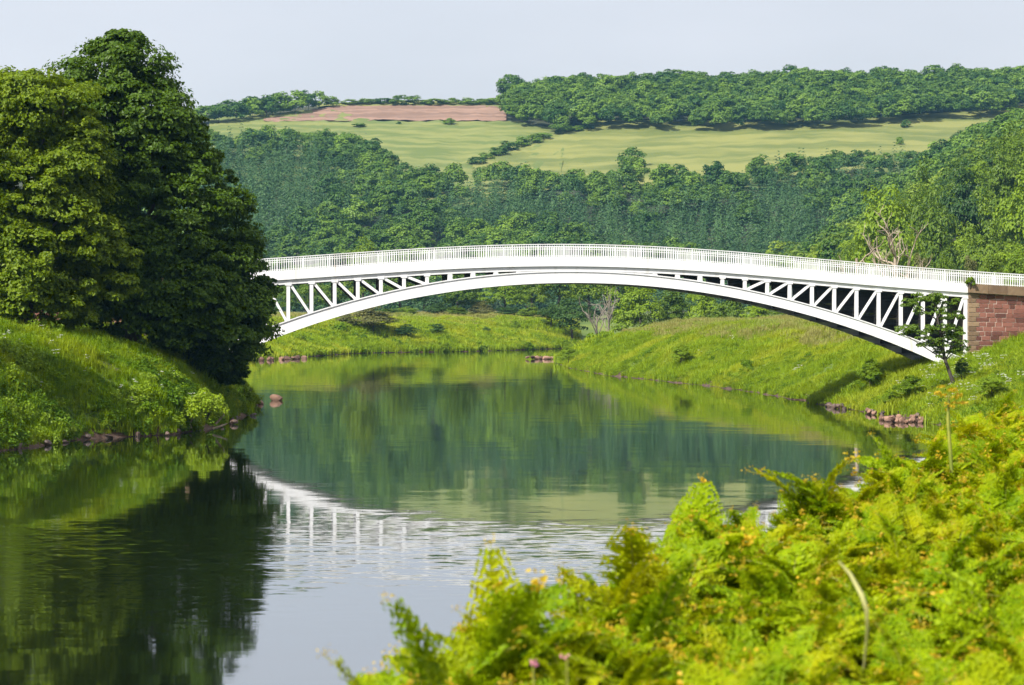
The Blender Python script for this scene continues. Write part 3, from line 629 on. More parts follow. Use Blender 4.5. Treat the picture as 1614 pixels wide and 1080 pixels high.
for a in big: tree('valley_tree', *a, 'tree', 'trees on the right valley side')
pts = [(wx(b[0], b[1]), b[1]) for b in big]
cand = np.column_stack([rt.uniform(70, 165, 4000), rt.uniform(430, 640, 4000)]); cnt = 0
keys = ['oak', 'bright', 'bright', 'dark', 'oak']
for x, y in cand:
    p = CX+F*x/y
    if p > 1690 or p < 1310 or x < np.interp(y, [430, 500, 640], [84, 77, 82]): continue
    if min((x-a)**2+(y-b)**2 for a, b in pts) < 8.2**2: continue
    pts.append((x, y)); z = zat(x, y); h = rt.uniform(10.5, 15); tp = HZ-F*(z+h-CAMZ)/y
    if tp < 205+.0*p and p < 1560: continue
    k = keys[rt.integers(5)]
    tree('valley_tree', p, y, tp, rt.uniform(4.4, 6.2)*F/y, k, {'oak': 'mid green broadleaf tree in the wooded slope above the right railing', 'bright': 'bright green broadleaf tree in the wooded slope above the right railing', 'dark': 'dark green broadleaf tree in the wooded slope above the right railing'}[k], 'tree', 'trees on the right valley side'); cnt += 1
# bare trees
def dead_tree(px, Y, top_py, seed, label, depth=3, mat='deadwood', rad=.28, split=3, spread=.5, name='dead_tree'):
    r = np.random.default_rng(seed); X = wx(px, Y); bz = zat(X, Y); h = wz(top_py, Y)-bz; mb = MB()
    root = empty(name, (X, Y, bz-.1)); tag(root, label, 'dead tree')
    n = 8; z = np.linspace(0, h*.62, n); p = np.column_stack([np.cumsum(r.normal(size=n)*.14*spread), np.cumsum(r.normal(size=n)*.14*spread), z])
    mb.tube(p, rad*np.linspace(1.2, .6, n), 8); add('trunk', mb.mesh('trunk', [M[mat]], True), root)
    for i in range(5 if split > 2 else 2):
        mb = MB(); t = r.integers(n//2, n); a = r.uniform(0, 6.28)
        branchy(mb, r, p[t], (math.cos(a)*spread, math.sin(a)*spread, .75), h*.34, rad*.5, depth-1, .35, 5, split, .12, .62)
        add('branch', mb.mesh('branch', [M[mat]], True), root)
dead_tree(1352, 262, 338, 5, 'slender bare dead trunk rising behind the right railing', 2, rad=.24, split=2, spread=.45)
dead_tree(1412, 268, 338, 9, 'many-branched bare dead tree behind the right railing', 3, rad=.30, split=3, spread=.8)
dead_tree(1440, 265, 368, 14, 'low tangle of bare branches right of the many-branched dead tree', 3, rad=.22, split=3, spread=1.0)
dead_tree(942, 470, 452, 23, 'pale bare trunk under the arch right of the crown, left of two', 2, 'palebark', .26, 3, .5)
dead_tree(960, 474, 446, 29, 'pale forked bare trunk under the arch right of the crown, right of two', 3, 'palebark', .26, 3, .5)

# sapling in front of the springing
def sapling():
    Y = 158.0; r = np.random.default_rng(44); X = wx(1505, Y); bz = wz(614, Y); root = empty('sapling', (X, Y, bz))
    tag(root, 'small sapling with a thin leaning trunk and flat leafy tiers before the abutment', 'tree')
    P = lambda px, py, dy=0: np.array([wx(px, Y)-X, dy, wz(py, Y)-bz])
    tr = np.array([P(1508, 620), P(1503, 605), P(1497, 588), P(1490, 568), P(1486, 552), P(1484, 530), P(1478, 505), P(1474, 480), P(1470, 460)])
    mb = MB(); mb.tube(tr, np.linspace(.16, .03, 9), 8); add('trunk', mb.mesh('trunk', [M['bark']], True), root)
    C, R = [], []
    for (x, y, hw, n) in ((1462, 468, 22, 16), (1442, 478, 16, 10), (1488, 474, 18, 10), (1470, 490, 26, 12), (1500, 500, 18, 10), (1425, 524, 14, 9), (1448, 518, 22, 16), (1480, 520, 28, 20), (1510, 525, 18, 14), (1488, 540, 26, 18), (1510, 548, 14, 9), (1465, 540, 20, 9), (1493, 558, 16, 9)):
        for k in range(n): C.append(P(x+r.uniform(-1, 1)*hw, y+r.uniform(-1, 1)*7, r.uniform(-1, 1)*hw*.042)); R.append(r.uniform(.22, .42))
        mb = MB(); k = np.linspace(0, 1, 5)[:, None]; b = tr[min(8, max(3, int((590-y)/17)))]
        mb.tube(b*(1-k)+P(x, y+3)*k, np.linspace(.05, .015, 5), 5); add('branch', mb.mesh('branch', [M['bark']], True), root)
    v, f = clump_leaves(r, np.array(C), np.array(R), 46, .17, .5, .45, .6, -.3); add('crown', mesh('crown', v, f, [M['sapling']]), root)
sapling()
def clump_plant(name, X, Y, z, rad, mat, label, cat, seed, hfac=.9, n=40, per=50, leaf=.14, flat=.8):
    r = np.random.default_rng(seed); d = unit(r.normal(size=(n, 3))); d[:, 2] = np.abs(d[:, 2]); c = d*np.array([rad, rad, rad*hfac*1.25])*r.uniform(.55, .85, n)[:, None]
    v, f = clump_leaves(r, c, np.full(n, rad*.3), per, leaf, flat, .5, .4, -.9)
    root = empty(name, (X, Y, z)); tag(root, label, cat); add('foliage', mesh('foliage', v, f, [mat]), root)
    mb = MB()
    for i in range(10):
        a = r.uniform(0, 6.28); mb = MB(); mb.tube([(0, 0, -.3), (.35*rad*math.cos(a), .35*rad*math.sin(a), rad*.45), (.6*rad*math.cos(a), .6*rad*math.sin(a), rad*.8)], [.03, .02, .01], 5); add('stem', mb.mesh('stem', [M['bark']], True), root)
clump_plant('round_bush', wx(326, 136.2), 136.2, 1.0, 1.25, M['lime'], 'round light green bush at the tip of the left bank', 'bush', 61, 1.0, 60, 60, .15)
clump_plant('waterside_bush', wx(385, 168), 168, .7, 1.05, M['herb'], 'low dark bush on the stones right of the round bush', 'bush', 62, .7)
clump_plant('waterside_bush', wx(362, 160), 160, .6, 1.2, M['herb'], 'dark bush tucked behind the round bush at the water', 'bush', 63, .9)
pz = bp(float(s_of(1526)), -.38, float(zdeck(float(s_of(1526)))))
clump_plant('coping_weed', pz[0], pz[1]-.1, pz[2]-.05, .36, M['bright'], 'green weed growing from the corner of the stone coping', 'plant', 64, 1.4, 20, 30, .12)

# ------------------------------------------------------------------ scattered growth too dense to count
def src(name, v, f, mats, matidx=None):
    return bpy.data.objects.new(name, mesh(name, v, f, mats, matidx=matidx))
def scatter(name, P, scale, srcs, label, cat, rot=None, idx=None, seed=0):
    """one mass of growth: copies of small source plants at the points P"""
    r = np.random.default_rng(seed); n = len(P)
    if n == 0: return
    col = bpy.data.collections.new(name+'_sources')
    for i, o in enumerate(srcs): col.objects.link(o)
    me = bpy.data.meshes.new(name); me.vertices.add(n); me.vertices.foreach_set('co', np.asarray(P, np.float32).ravel())
    sc_ = np.asarray(scale, np.float32); sc_ = np.repeat(sc_[:, None], 3, 1) if sc_.ndim == 1 else sc_
    rot = rot if rot is not None else np.column_stack([r.normal(size=n)*.06, r.normal(size=n)*.06, r.uniform(0, 6.283, n)])
    for nm, ty, dat in (('scl', 'FLOAT_VECTOR', sc_), ('rot', 'FLOAT_VECTOR', rot.astype(np.float32))):
        a = me.attributes.new(nm, ty, 'POINT'); a.data.foreach_set('vector', dat.ravel())
    a = me.attributes.new('pick', 'INT', 'POINT'); a.data.foreach_set('value', (r.integers(0, len(srcs), n) if idx is None else np.asarray(idx)).astype(np.int32))
    o = add(name, me); tag(o, label, cat, kind='stuff')
    ng = bpy.data.node_groups.new(name, 'GeometryNodeTree'); ng.interface.new_socket('Geometry', in_out='INPUT', socket_type='NodeSocketGeometry'); ng.interface.new_socket('Geometry', in_out='OUTPUT', socket_type='NodeSocketGeometry')
    N, L = ng.nodes.new, ng.links.new
    gi_, go = N('NodeGroupInput'), N('NodeGroupOutput'); ip = N('GeometryNodeInstanceOnPoints'); ci = N('GeometryNodeCollectionInfo')
    ci.inputs['Collection'].default_value = col; ci.inputs['Separate Children'].default_value = True; ci.inputs['Reset Children'].default_value = True
    ip.inputs['Pick Instance'].default_value = True
    def at(nm, ty):
        a = N('GeometryNodeInputNamedAttribute'); a.data_type = ty; a.inputs['Name'].default_value = nm; return [s for s in a.outputs if s.enabled and s.name == 'Attribute'][0]
    e = N('FunctionNodeEulerToRotation'); L(at('rot', 'FLOAT_VECTOR'), e.inputs[0])
    L(gi_.outputs[0], ip.inputs['Points']); L(ci.outputs[0], ip.inputs['Instance']); L(at('pick', 'INT'), ip.inputs['Instance Index']); L(e.outputs[0], ip.inputs['Rotation']); L(at('scl', 'FLOAT_VECTOR'), ip.inputs['Scale']); L(ip.outputs[0], go.inputs[0])
    o.modifiers.new('scatter', 'NODES').node_group = ng
    return o
def far_tree(i, mat):
    r = np.random.default_rng(400+i); d = unit(r.normal(size=(70, 3))); d = d[d[:, 2] > -.5][:34]
    q = r.uniform(.6, .95, len(d)); c = np.column_stack([d[:, 0]*4.4*q, d[:, 1]*4.4*q, 8+d[:, 2]*4.6*q]); rad = r.uniform(1.2, 2.1, len(d))
    v, f = dome_leaves(r, c, rad, 36, .9, (0, 0, 6.5))
    return src(f'b{i}', v, f, [mat])
FT = [far_tree(i, M['far']) for i in range(5)]
FC = [src(f'c{i}', *conifer_mesh(500+i, M['farcon'], 15+i, 3.1, 13), [M['farcon']]) for i in range(3)]
def inside(px, py, poly):
    poly = np.array(poly, float); ins = np.zeros(np.shape(px), bool); n = len(poly)
    for i in range(n):
        ax, ay = poly[i]; bx, by = poly[(i+1) % n]; c = (ay > py) != (by > py)
        if by != ay: ins ^= c & (px < (bx-ax)*(py-ay)/(by-ay)+ax)
    return ins
def hillpoints(n, x0, x1, y0, y1, seed, mind):
    r = np.random.default_rng(seed); g = int(math.sqrt((x1-x0)*(y1-y0)/mind**2)); 
    gx = np.arange(x0, x1, mind); gy = np.arange(y0, y1, mind); X, Y = np.meshgrid(gx, gy); X = (X+r.uniform(-.8, .8, X.shape)*mind).ravel(); Y = (Y+r.uniform(-.8, .8, Y.shape)*mind).ravel()
    Z = height(X, Y); return X, Y, Z, CX+F*X/Y, HZ-F*(Z-CAMZ)/Y
# lower wood: trees whose feet stand below the fields' lower edge
LOW = np.array([(200, 240), (340, 240), (400, 236), (470, 235), (560, 240), (600, 258), (622, 288), (660, 296), (700, 298), (750, 300), (780, 292), (810, 300), (900, 305), (960, 298), (990, 285), (1020, 292), (1100, 300), (1150, 300), (1200, 288), (1300, 275), (1400, 262), (1440, 272), (1480, 264), (1520, 245), (1560, 225), (1614, 212), (1720, 195)], float)
X, Y, Z, px, py = hillpoints(0, -330, 330, 800, 1290, 31, 5.4)
ok = (py > np.interp(px, LOW[:, 0], LOW[:, 1])) & (px > 180) & (px < 1720)
X, Y, Z, px, py = X[ok], Y[ok], Z[ok], px[ok], py[ok]
edge = py-np.interp(px, LOW[:, 0], LOW[:, 1])
rr0 = np.random.default_rng(8)
con = (vnoise(X*.018+3, Y*.014+5)+.32*sstep(edge, 25, 70)*sstep(-px, -1420, -1250)+.5*(rr0.random(len(X))-.5) > .72) & (edge > 16)
keep = con | (np.random.default_rng(5).random(len(X)) < .44)
rr_ = np.random.default_rng(6); sz = np.where(con, rr_.uniform(.6, 1.25, len(X)), rr_.uniform(.75, 1.40, len(X)))
sz = sz*np.where(edge < 10, .75, 1)
k1, k2 = keep & ~con, keep & con
scatter('hillside_wood', np.column_stack([X, Y, Z-.6])[k1], np.column_stack([sz, sz, sz*.95])[k1], FT, 'broadleaf wood covering the long hillside below the fields', 'wood', seed=1)
scatter('conifer_wood', np.column_stack([X, Y, Z-.6])[k2], np.column_stack([sz, sz, sz*1.05])[k2], FC, 'dark conifer plantation in the middle of the hillside', 'wood', seed=2)
# ridge wood above the right-hand pasture
X, Y, Z, px, py = hillpoints(0, -40, 360, 1200, 1420, 33, 7.4)
RE = np.array([(795, 196), (830, 206), (880, 216), (960, 209), (1100, 211), (1200, 211), (1300, 209), (1400, 202), (1500, 194), (1614, 185), (1760, 177)], float)
ok = (py < np.interp(px, RE[:, 0], RE[:, 1])) & (px > 797) & (px < 1760) & (Y < 1400)
ok &= ~((px < 830) & (py < 150)); sz = rr_.uniform(.8, 1.3, len(X))
scatter('ridge_wood', np.column_stack([X, Y, Z-.6])[ok], np.column_stack([sz*1.12, sz*1.12, sz])[ok], FT, 'broadleaf wood along the ridge above the right-hand pasture', 'wood', seed=3)
# farther part of the valley side
X, Y, Z, px, py = hillpoints(0, 76, 260, 640, 900, 35, 7.6)
ok = (X > np.interp(Y, [640, 800, 900], [84, 92, 92])) & (px < 1720) & (px > 1150)
sz = rr_.uniform(.8, 1.3, len(X))
FT2 = [src(f'd{i}', *(lambda m: (np.array([v.co[:] for v in m.vertices]), np.arange(len(m.vertices)).reshape(-1, 4)))(o.data), [M['valley']]) for i, o in enumerate(FT)]
scatter('valley_side_wood', np.column_stack([X, Y, Z-.6])[ok], sz[ok], FT2, 'lighter broadleaf wood on the farther part of the right valley side', 'wood', seed=4)

# single trees one can pick out on the hill
FARV = [o.data for o in FT]
FARTR = trunk_mesh(np.random.default_rng(91), 12, .3, M['bark'], 4, 3)
def hill_tree(px, foot_py, hgt_px, half_px, label, cat='tree', group=None, name='hill_tree', con=False):
    x, y = ground_hit(px, foot_py); z = zat(x, y); root = empty(name, (x, y, z-.2), rt.uniform(0, 6.28)); tag(root, label, cat, group)
    o = add('crown', FARV[rt.integers(5)], root); h = hgt_px*y/F; w = half_px*y/F; k = h/12.8
    o.scale = (w/3.7, w/3.7, k); o.scale.z = k*1.45; o.location.z = -5.6*k
    t = add('trunk', FARTR, root); t.scale = (.6*k, .6*k, k)
HT = 'trees standing out on the far hill'
for i, (p, fpy, h, w) in enumerate([(322, 197, 30, 16), (345, 196, 36, 18), (372, 195, 34, 18), (398, 190, 34, 16), (420, 187, 36, 17), (442, 184, 38, 17), (465, 181, 38, 18), (486, 177, 34, 15), (503, 174, 30, 13), (524, 170, 18, 10), (360, 180, 22, 18), (400, 176, 24, 18), (440, 172, 24, 18)]):
    hill_tree(p, fpy, h, w, f'tree of the skyline copse left of the ploughed field, {ordn(i)} from the left' if i < 10 else 'tree in the back row of the skyline copse left of the ploughed field', 'tree', HT)
for i, (p, fpy, h, w) in enumerate([(552, 167, 10, 12), (580, 167, 13, 13), (604, 167, 14, 12), (632, 168, 18, 15), (655, 167, 16, 12), (684, 168, 14, 16), (712, 167, 12, 12), (736, 167, 13, 13), (760, 167, 12, 12), (778, 168, 16, 9)]):
    hill_tree(p, fpy, h, w, f'tree in the skyline hedge above the ploughed field, {ordn(i)} from the left', 'tree', HT)
for i, (p, fpy, h, w) in enumerate([(752, 262, 16, 12), (768, 256, 16, 12), (785, 248, 18, 13), (803, 240, 18, 13), (822, 234, 18, 13), (840, 228, 18, 12), (856, 223, 16, 11), (884, 214, 22, 14), (906, 211, 14, 11), (925, 207, 12, 10)]):
    hill_tree(p, fpy, h, w, f'hedge tree on the line dividing the two pastures, {ordn(i)} from the lower left', 'tree', HT)
for a in [(566, 203, 9, 9, 'low grey bush at the left of the pasture under the ploughed field'), (628, 199, 7, 4, 'tiny bush below the ploughed field, in the middle'), (708, 199, 13, 8, 'round dark bush below the right half of the ploughed field'),
          (1428, 205, 16, 7, 'small lone tree in the right-hand pasture'), (995, 268, 34, 17, 'dark round tree standing up into the pasture from the wood edge'), (1418, 232, 16, 5, 'slim tree at the lower edge of the right-hand pasture')]: hill_tree(*a, 'tree' if a[2] > 14 else 'bush')

# grass and herbs on the banks
def tuft(i, mat, n=46, h=.75, spread=.34, wd=.035, droop=.35):
    r = np.random.default_rng(600+i); V, Fq = [], []
    for k in range(n):
        a = r.uniform(0, 6.28); q = spread*math.sqrt(r.random()); b = np.array([q*math.cos(r.uniform(0, 6.28)), q*math.sin(r.uniform(0, 6.28)), -.08]); hh = h*r.uniform(.5, 1.1); dr = droop*r.uniform(.3, 1.3)
        d = np.array([math.cos(a), math.sin(a), 0]); s = np.array([-d[1], d[0], 0])*wd*r.uniform(.7, 1.4); m = b+d*dr*.35*hh+UP*hh*.62; t = b+d*dr*hh+UP*hh*r.uniform(.85, 1.0)
        o = len(V); V += [b-s, b+s, m+s*.8, m-s*.8, t+s*.15, t-s*.15]; Fq += [(o, o+1, o+2, o+3), (o+3, o+2, o+4, o+5)]
    return src(f't{i}', np.array(V), np.array(Fq), [mat])
def herb(i, mat, rad=.45, h=.6, n=110, leaf=.15):
    r = np.random.default_rng(700+i); d = unit(r.normal(size=(n, 3))); d[:, 2] = np.abs(d[:, 2]); c = d*np.array([rad, rad, h])*r.uniform(.55, 1.05, n)[:, None]
    v, f = leaves(c, d*.4+UP*.8+r.normal(size=(n, 3))*.4, leaf*r.uniform(.6, 1.3, n), .6, .1, r); return src(f'h{i}', v, f, [mat])
def umbel(i):
    r = np.random.default_rng(760+i); C, S, V, Fq = [], [], [], []
    for k in range(5):
        b = np.array([r.normal()*.22, r.normal()*.22, r.uniform(.65, 1.1)]); n = 9
        C.append(np.column_stack([b[0]+r.normal(size=n)*.055, b[1]+r.normal(size=n)*.055, b[2]+r.normal(size=n)*.015]))
    C = np.concatenate(C); v, f = leaves(C, UP+r.normal(size=C.shape)*.35, .085, .9, .1, r); return src(f'u{i}', v, f, [M['petal']])
def bank_points(n, x0, x1, y0, y1, seed, dmin, dmax, cond=None):
    r = np.random.default_rng(seed); x = r.uniform(x0, x1, n); y = r.uniform(y0, y1, n); d = shore_dist(x, y); ok = ((d > dmin) if dmin > .5 else (height(x, y) > .10)) & (d < dmax)
    for bx, by, rx, ry in BARE: ok &= np.hypot((x-bx)/rx, (y-by)/ry) > .95
    if cond is not None: ok &= cond(x, y)
    x, y = x[ok], y[ok]; return np.column_stack([x, y, height(x, y)-.03])
TG = [tuft(i, M['grass'], 60, .50+.12*i, .36, .014) for i in range(3)]; HB = [herb(i, M['herb'], .42, .5, 120, .15) for i in range(3)]
TR = [tuft(10+i, M['grassR'], 64, .48+.10*i, .42, .016, .6) for i in range(3)]; TT = [tuft(20+i, M['tan'], 44, .85, .38, .02, .3) for i in range(2)]
TF = [tuft(30+i, M['grassR'], 46, 1.0, .65, .05, .5) for i in range(2)]; HF = [herb(10+i, M['herb'], .8, .8, 120, .3) for i in range(2)]
r_ = np.random.default_rng(12)
leftc = lambda x, y: (x < -12) & (CX+F*x/y > -60)
P = bank_points(34000, -46, -16, 100, 182, 41, .3, 22, leftc); scatter('left_bank_grass', P, r_.uniform(.5, 1.1, len(P))*(.55+.9*vnoise(P[:, 0]*.45+5, P[:, 1]*.45)), TG, 'lush green grass over the left river bank', 'grass', seed=5)
P = bank_points(40000, -46, -16, 100, 182, 42, .3, 20, lambda x, y: leftc(x, y) & ((vnoise(x*.25+3, y*.25) > .46) | (shore_dist(x, y) < 1.2))); scatter('left_bank_weeds', P, r_.uniform(.4, 1.0, len(P))*(.6+.9*vnoise(P[:, 0]*.4, P[:, 1]*.4)), HB, 'dark leafy weeds and nettles in patches on the left bank', 'weeds', seed=6)
rc = lambda x, y: (x > 2) & (CX+F*x/y < 1690) & (y < 446)
P = bank_points(80000, 4, 75, 136, 350, 43, .15, 17, rc); scatter('right_bank_grass', P, r_.uniform(.6, 1.2, len(P))*(.55+.9*vnoise(P[:, 0]*.35+5, P[:, 1]*.25)), TR, 'bright yellow-green grass covering the right meadow bank', 'grass', seed=7)
P = bank_points(50000, 4, 80, 180, 400, 44, 9, 45, rc); scatter('meadow_grass', P, r_.uniform(.6, 1.15, len(P)), TT, 'tan seeding grass along the top of the right meadow', 'grass', seed=8)
P = bank_points(26000, 4, 75, 136, 340, 45, .1, 14, lambda x, y: rc(x, y) & ((vnoise(x*.14+8, y*.10) > .58) | (shore_dist(x, y) < 2.2) | (y < 172)))
scatter('right_bank_weeds', P, r_.uniform(.5, 1.1, len(P)), [herb(30+i, M['herb'], .42, .5, 110, .15) for i in range(2)], 'leafy weeds along the foot of the right bank', 'weeds', seed=9)
fc = lambda x, y: (x < 14) & (CX+F*x/y > 340) & (y > 300)
P = bank_points(32000, -58, 14, 330, 540, 46, .15, 26, fc); scatter('far_bank_grass', P, r_.uniform(.7, 1.3, len(P)), TF, 'green rough grass on the far bank beneath the arch', 'grass', seed=10)
P = bank_points(14000, -58, 14, 330, 540, 47, .2, 15, lambda x, y: fc(x, y) & (vnoise(x*.12, y*.12) > .52)); scatter('far_bank_weeds', P, r_.uniform(.6, 1.2, len(P)), HF, 'bright leafy weeds in patches on the far bank', 'weeds', seed=11)
P = bank_points(30000, -60, 20, 380, 600, 48, 17, 90, fc); scatter('hay_grass', P, r_.uniform(.8, 1.4, len(P)), [tuft(40+i, M['tan'], 44, .8, .6, .04, .3) for i in range(2)], 'pale hay meadow on the plain above the far bank', 'grass', seed=12)
def mound(i, mat, n=26, per=26, leaf=.15, hfac=.75):
    r = np.random.default_rng(780+i); d = unit(r.normal(size=(n, 3))); d[:, 2] = np.abs(d[:, 2]); c = d*np.array([.8, .8, hfac])*r.uniform(.45, .95, n)[:, None]
    v, f = clump_leaves(r, c, r.uniform(.16, .34, n), per, leaf, .8, .5, .35, -.7); return src(f'm{i}', v, f, [mat])
def mounds(name, n, box, seed, dmin, dmax, cond, lo, hi, mats, label, leaf=.15):
    P = bank_points(n, *box, seed, dmin, dmax, cond)
    scatter(name, P-np.array([0, 0, .12]), r_.uniform(lo, hi, len(P))*(.5+.9*vnoise(P[:, 0]*.3, P[:, 1]*.3+4)), [mound(seed+k, M[m], leaf=leaf) for k, m in enumerate(mats)], label, 'scrub', seed=seed)
mounds('left_bank_scrub', 2600, (-46, -16, 100, 182), 71, .25, 16, lambda x, y: leftc(x, y) & (vnoise(x*.2+1, y*.2) > .36), .45, 1.15, ('bright', 'grass', 'herb', 'bright'), 'rough leafy scrub and nettles mounded over the left bank')
mounds('right_bank_scrub', 5200, (4, 75, 136, 345), 72, .1, 12, lambda x, y: rc(x, y) & ((vnoise(x*.16+8, y*.09) > .60) | (shore_dist(x, y) < 1.6) | ((y < 170) & (vnoise(x*.3, y*.3) > .4))), .4, 1.0, ('herb', 'bright', 'grassR'), 'low leafy scrub along the right meadow bank and below the abutment')
mounds('far_bank_scrub', 2600, (-58, 14, 330, 540), 73, .2, 14, lambda x, y: fc(x, y) & (vnoise(x*.10, y*.10) > .42), .7, 1.7, ('bright', 'herb', 'bright'), 'bright leafy scrub covering the face of the far bank', .22)
UM = [umbel(i) for i in range(3)]
P = np.concatenate([bank_points(160, -34, -18, 116, 150, 49, 1, 9, lambda x, y: leftc(x, y) & (vnoise(x*.3, y*.3+2) > .58)), bank_points(380, 22, 40, 145, 172, 50, 1.0, 9, lambda x, y: rc(x, y) & (vnoise(x*.4, y*.4) > .5)), bank_points(500, 6, 50, 180, 330, 51, 3, 12, lambda x, y: rc(x, y) & (vnoise(x*.2, y*.2) > .72))])
scatter('cow_parsley', P, r_.uniform(.4, .75, len(P)), UM, 'white flower heads of cow parsley dotted over both banks', 'flowers', seed=13)
P = bank_points(14000, -5, 30, 20, 137, 52, .4, 16, lambda x, y: (x > .05*y-6) & (CX+F*x/y < 1700)); scatter('near_bank_grass', P, r_.uniform(.5, .9, len(P)), [tuft(50+i, M['grass'], 46, .6, .4, .022) for i in range(2)], 'low green grass on the near right bank beyond the bracken', 'grass', seed=14)
pv = np.array([(wx(p, 150)+.0, 148.0+(1 if k else 0)*3.2, 0) for p in (-60, 0, 30, 60, 82) for k in (0, 1)])
pv[:, 2] = height(pv[:, 0], pv[:, 1])+.25
tag(add('path', mesh('path', pv, np.array([[0, 2, 3, 1], [2, 4, 5, 3], [4, 6, 7, 5], [6, 8, 9, 7]]), [M['path']], True)), 'sandy trodden path on the crest of the left bank', 'path', kind='structure')

# ------------------------------------------------------------------ stones
def rock_mesh(seed, mat):
    r = np.random.default_rng(seed); bm = bmesh.new(); bmesh.ops.create_icosphere(bm, subdivisions=2, radius=1)
    ax = unit(r.normal(size=(9, 3))); off = r.uniform(.55, .85, 9)
    for v in bm.verts:
        p = np.array(v.co)
        for a, o in zip(ax, off):
            q = p @ a
            if q > o: p = p-a*(q-o)*.9
        v.co = p*(1+r.normal()*.03)
    me = bpy.data.meshes.new('rock'); bm.to_mesh(me); bm.free(); me.materials.append(mat); return me
RK = [rock_mesh(i, M['rock']) for i in range(5)]; RW = [rock_mesh(20+i, M['wetrock']) for i in range(4)]
def rock(x, y, z, sx, sy, sz_, me, label, group):
    o = add('rock', me, None, (x, y, z)); o.scale = (sx, sy, sz_); o.rotation_euler = (rt.normal()*.25, rt.normal()*.25, rt.uniform(0, 6.28)); tag(o, label, 'rock', group)
rock(wx(435, 188), 188, .12, .62, .45, .38, RK[0], 'pale rock standing alone in the water off the left bank', 'stones by the left bank')
rock(wx(411, 180), 180, .05, .32, .3, .28, RK[1], 'small ochre rock at the point of the left bank', 'stones by the left bank')
for i in range(17):
    t = i/16; k = t*5; j = min(int(k), 4); pts_ = [(-24.6, 119), (-22.4, 128.5), (-18.6, 132.8), (-17.2, 141), (-17.2, 152), (-18.2, 170)]; a, b = np.array(pts_[j]), np.array(pts_[j+1]); p = a+(b-a)*(k-j)+rt.normal(size=2)*.35
    rock(p[0], p[1], .05+rt.uniform(0, .12), rt.uniform(.12, .36), rt.uniform(.12, .3), rt.uniform(.08, .22), RW[rt.integers(4)], "dark wet stone at the water's edge under the left bank", 'wet stones under the left bank')
for i in range(96):
    y = rt.uniform(147, 152.5) if i < 62 else rt.uniform(152, 176); sx_ = np.interp(y, [137, 147, 159, 176, 206], [24.8, 26, 24.8, 23.3, 21.3]); x = sx_+rt.uniform(-.9, 1.3)
    if i < 62: x = sx_+rt.uniform(-2.4, 1.1)
    rock(x, y, .05+max(0, x-sx_)*.35+rt.uniform(0, .15), rt.uniform(.13, .34), rt.uniform(.13, .3), rt.uniform(.11, .26), RK[rt.integers(5)] if i < 70 else RW[rt.integers(4)], 'reddish stone in the rubble heap below the right springing' if i < 62 else "reddish stone along the water's edge under the right end of the arch", 'rubble at the foot of the right bank')
for i in range(11):
    rock(wx(834+i*4.6, 372)+rt.normal()*.1, 372+rt.normal()*.6, .12+rt.uniform(0, .2), rt.uniform(.35, .6), .4, rt.uniform(.2, .35), RK[rt.integers(5)], 'reddish stone in the low ledge off the tip of the right bank', 'stones of the ledge at the river bend')
for i in range(9):
    rock(wx(412+i*6.3, 360)+rt.normal()*.3, 360+i*2.0, .15, rt.uniform(.5, .9), .5, rt.uniform(.25, .5), RK[rt.integers(5)], 'reddish stone along the foot of the far bank under the left arch', 'stones at the foot of the far bank')
for i, (a, b, c) in enumerate([((340, 668), (352, 655), (355, 640)), ((335, 676), (348, 672), (358, 668)), ((300, 676), (297, 668), (303, 660))]):
    mb = MB(); Y = 136.5; mb.tube([(wx(p[0], Y), Y+i*.2, max(.05, wz(p[1], Y))) for p in (a, b, c)], [.07, .06, .03], 6)
    tag(add('driftwood', mb.mesh('driftwood', [M['deadwood']], True)), ['bleached stick standing at the waterline below the round bush', 'bleached branch lying at the waterline below the round bush', 'short pale stick left of the round bush by the water'][i], 'driftwood')

# ------------------------------------------------------------------ bracken on the near bank
def blade_frond(seed, L_=.55, W_=.26, pairs=9):
    """one triangular bracken blade growing along +X, tip drooping, finely divided"""
    r = np.random.default_rng(seed); C, NN, S = [], [], []; rach = []
    for t in np.linspace(0, 1, 12): rach.append((L_*t, 0, .10*math.sin(t*2.2)-.10*t*t))
    rach = np.array(rach)
    for i in range(pairs):
        t = .06+.90*i/pairs; b = np.array([np.interp(t, np.linspace(0, 1, 12), rach[:, k]) for k in range(3)]); pl = W_*(1-t)**.85+.025
        for sd in (-1, 1):
            d = unit(np.array([.55, sd, r.normal()*.14+.06])); n = max(3, int(pl/.019)); s = np.linspace(.12, 1, n)
            for q in s:
                p = b+d*pl*q+np.array([0, 0, -.16*pl*q*q]); e = np.array([1, 0, 0])-d*.3; w = .05*(1-q*.75)*(.6+.5*(1-t))+.012
                for e_ in (-1, 1):
                    C.append(p+e*e_*w*.42); NN.append(UP+np.array([r.normal()*.32, r.normal()*.32, 0])); S.append(w*1.25)
    C = np.array(C); v, f = leaves(C, np.array(NN), np.array(S), .62, .12, r)
    tv, tf = tube(rach, np.linspace(.006, .002, 12), 4)
    n2 = 9; a = np.linspace(0, 5.2, n2); cr = np.column_stack([L_+.022*np.sin(a)*(1-a/9), np.zeros(n2), rach[-1, 2]+.022*(1-np.cos(a))*(1-a/9)])
    cc = np.repeat(cr, 2, 0)+r.normal(size=(n2*2, 3))*.012; ov, of = leaves(cc, r.normal(size=cc.shape), .024 if seed % 3 == 0 else .012, .8, .1, r)
    V = np.concatenate([v, tv, ov]); mi = np.concatenate([np.zeros(len(f)), np.full(len(tf), 1), np.full(len(of), 2)])
    Fq = np.concatenate([f, tf+len(v), of+len(v)+len(tv)])
    return V, Fq, mi
BMATS = [M['bracken'], M['stalk'], M['brackentip']]
BV = [blade_frond(800+i, .36+.045*i, .15+.025*(i % 3), 9) for i in range(4)]
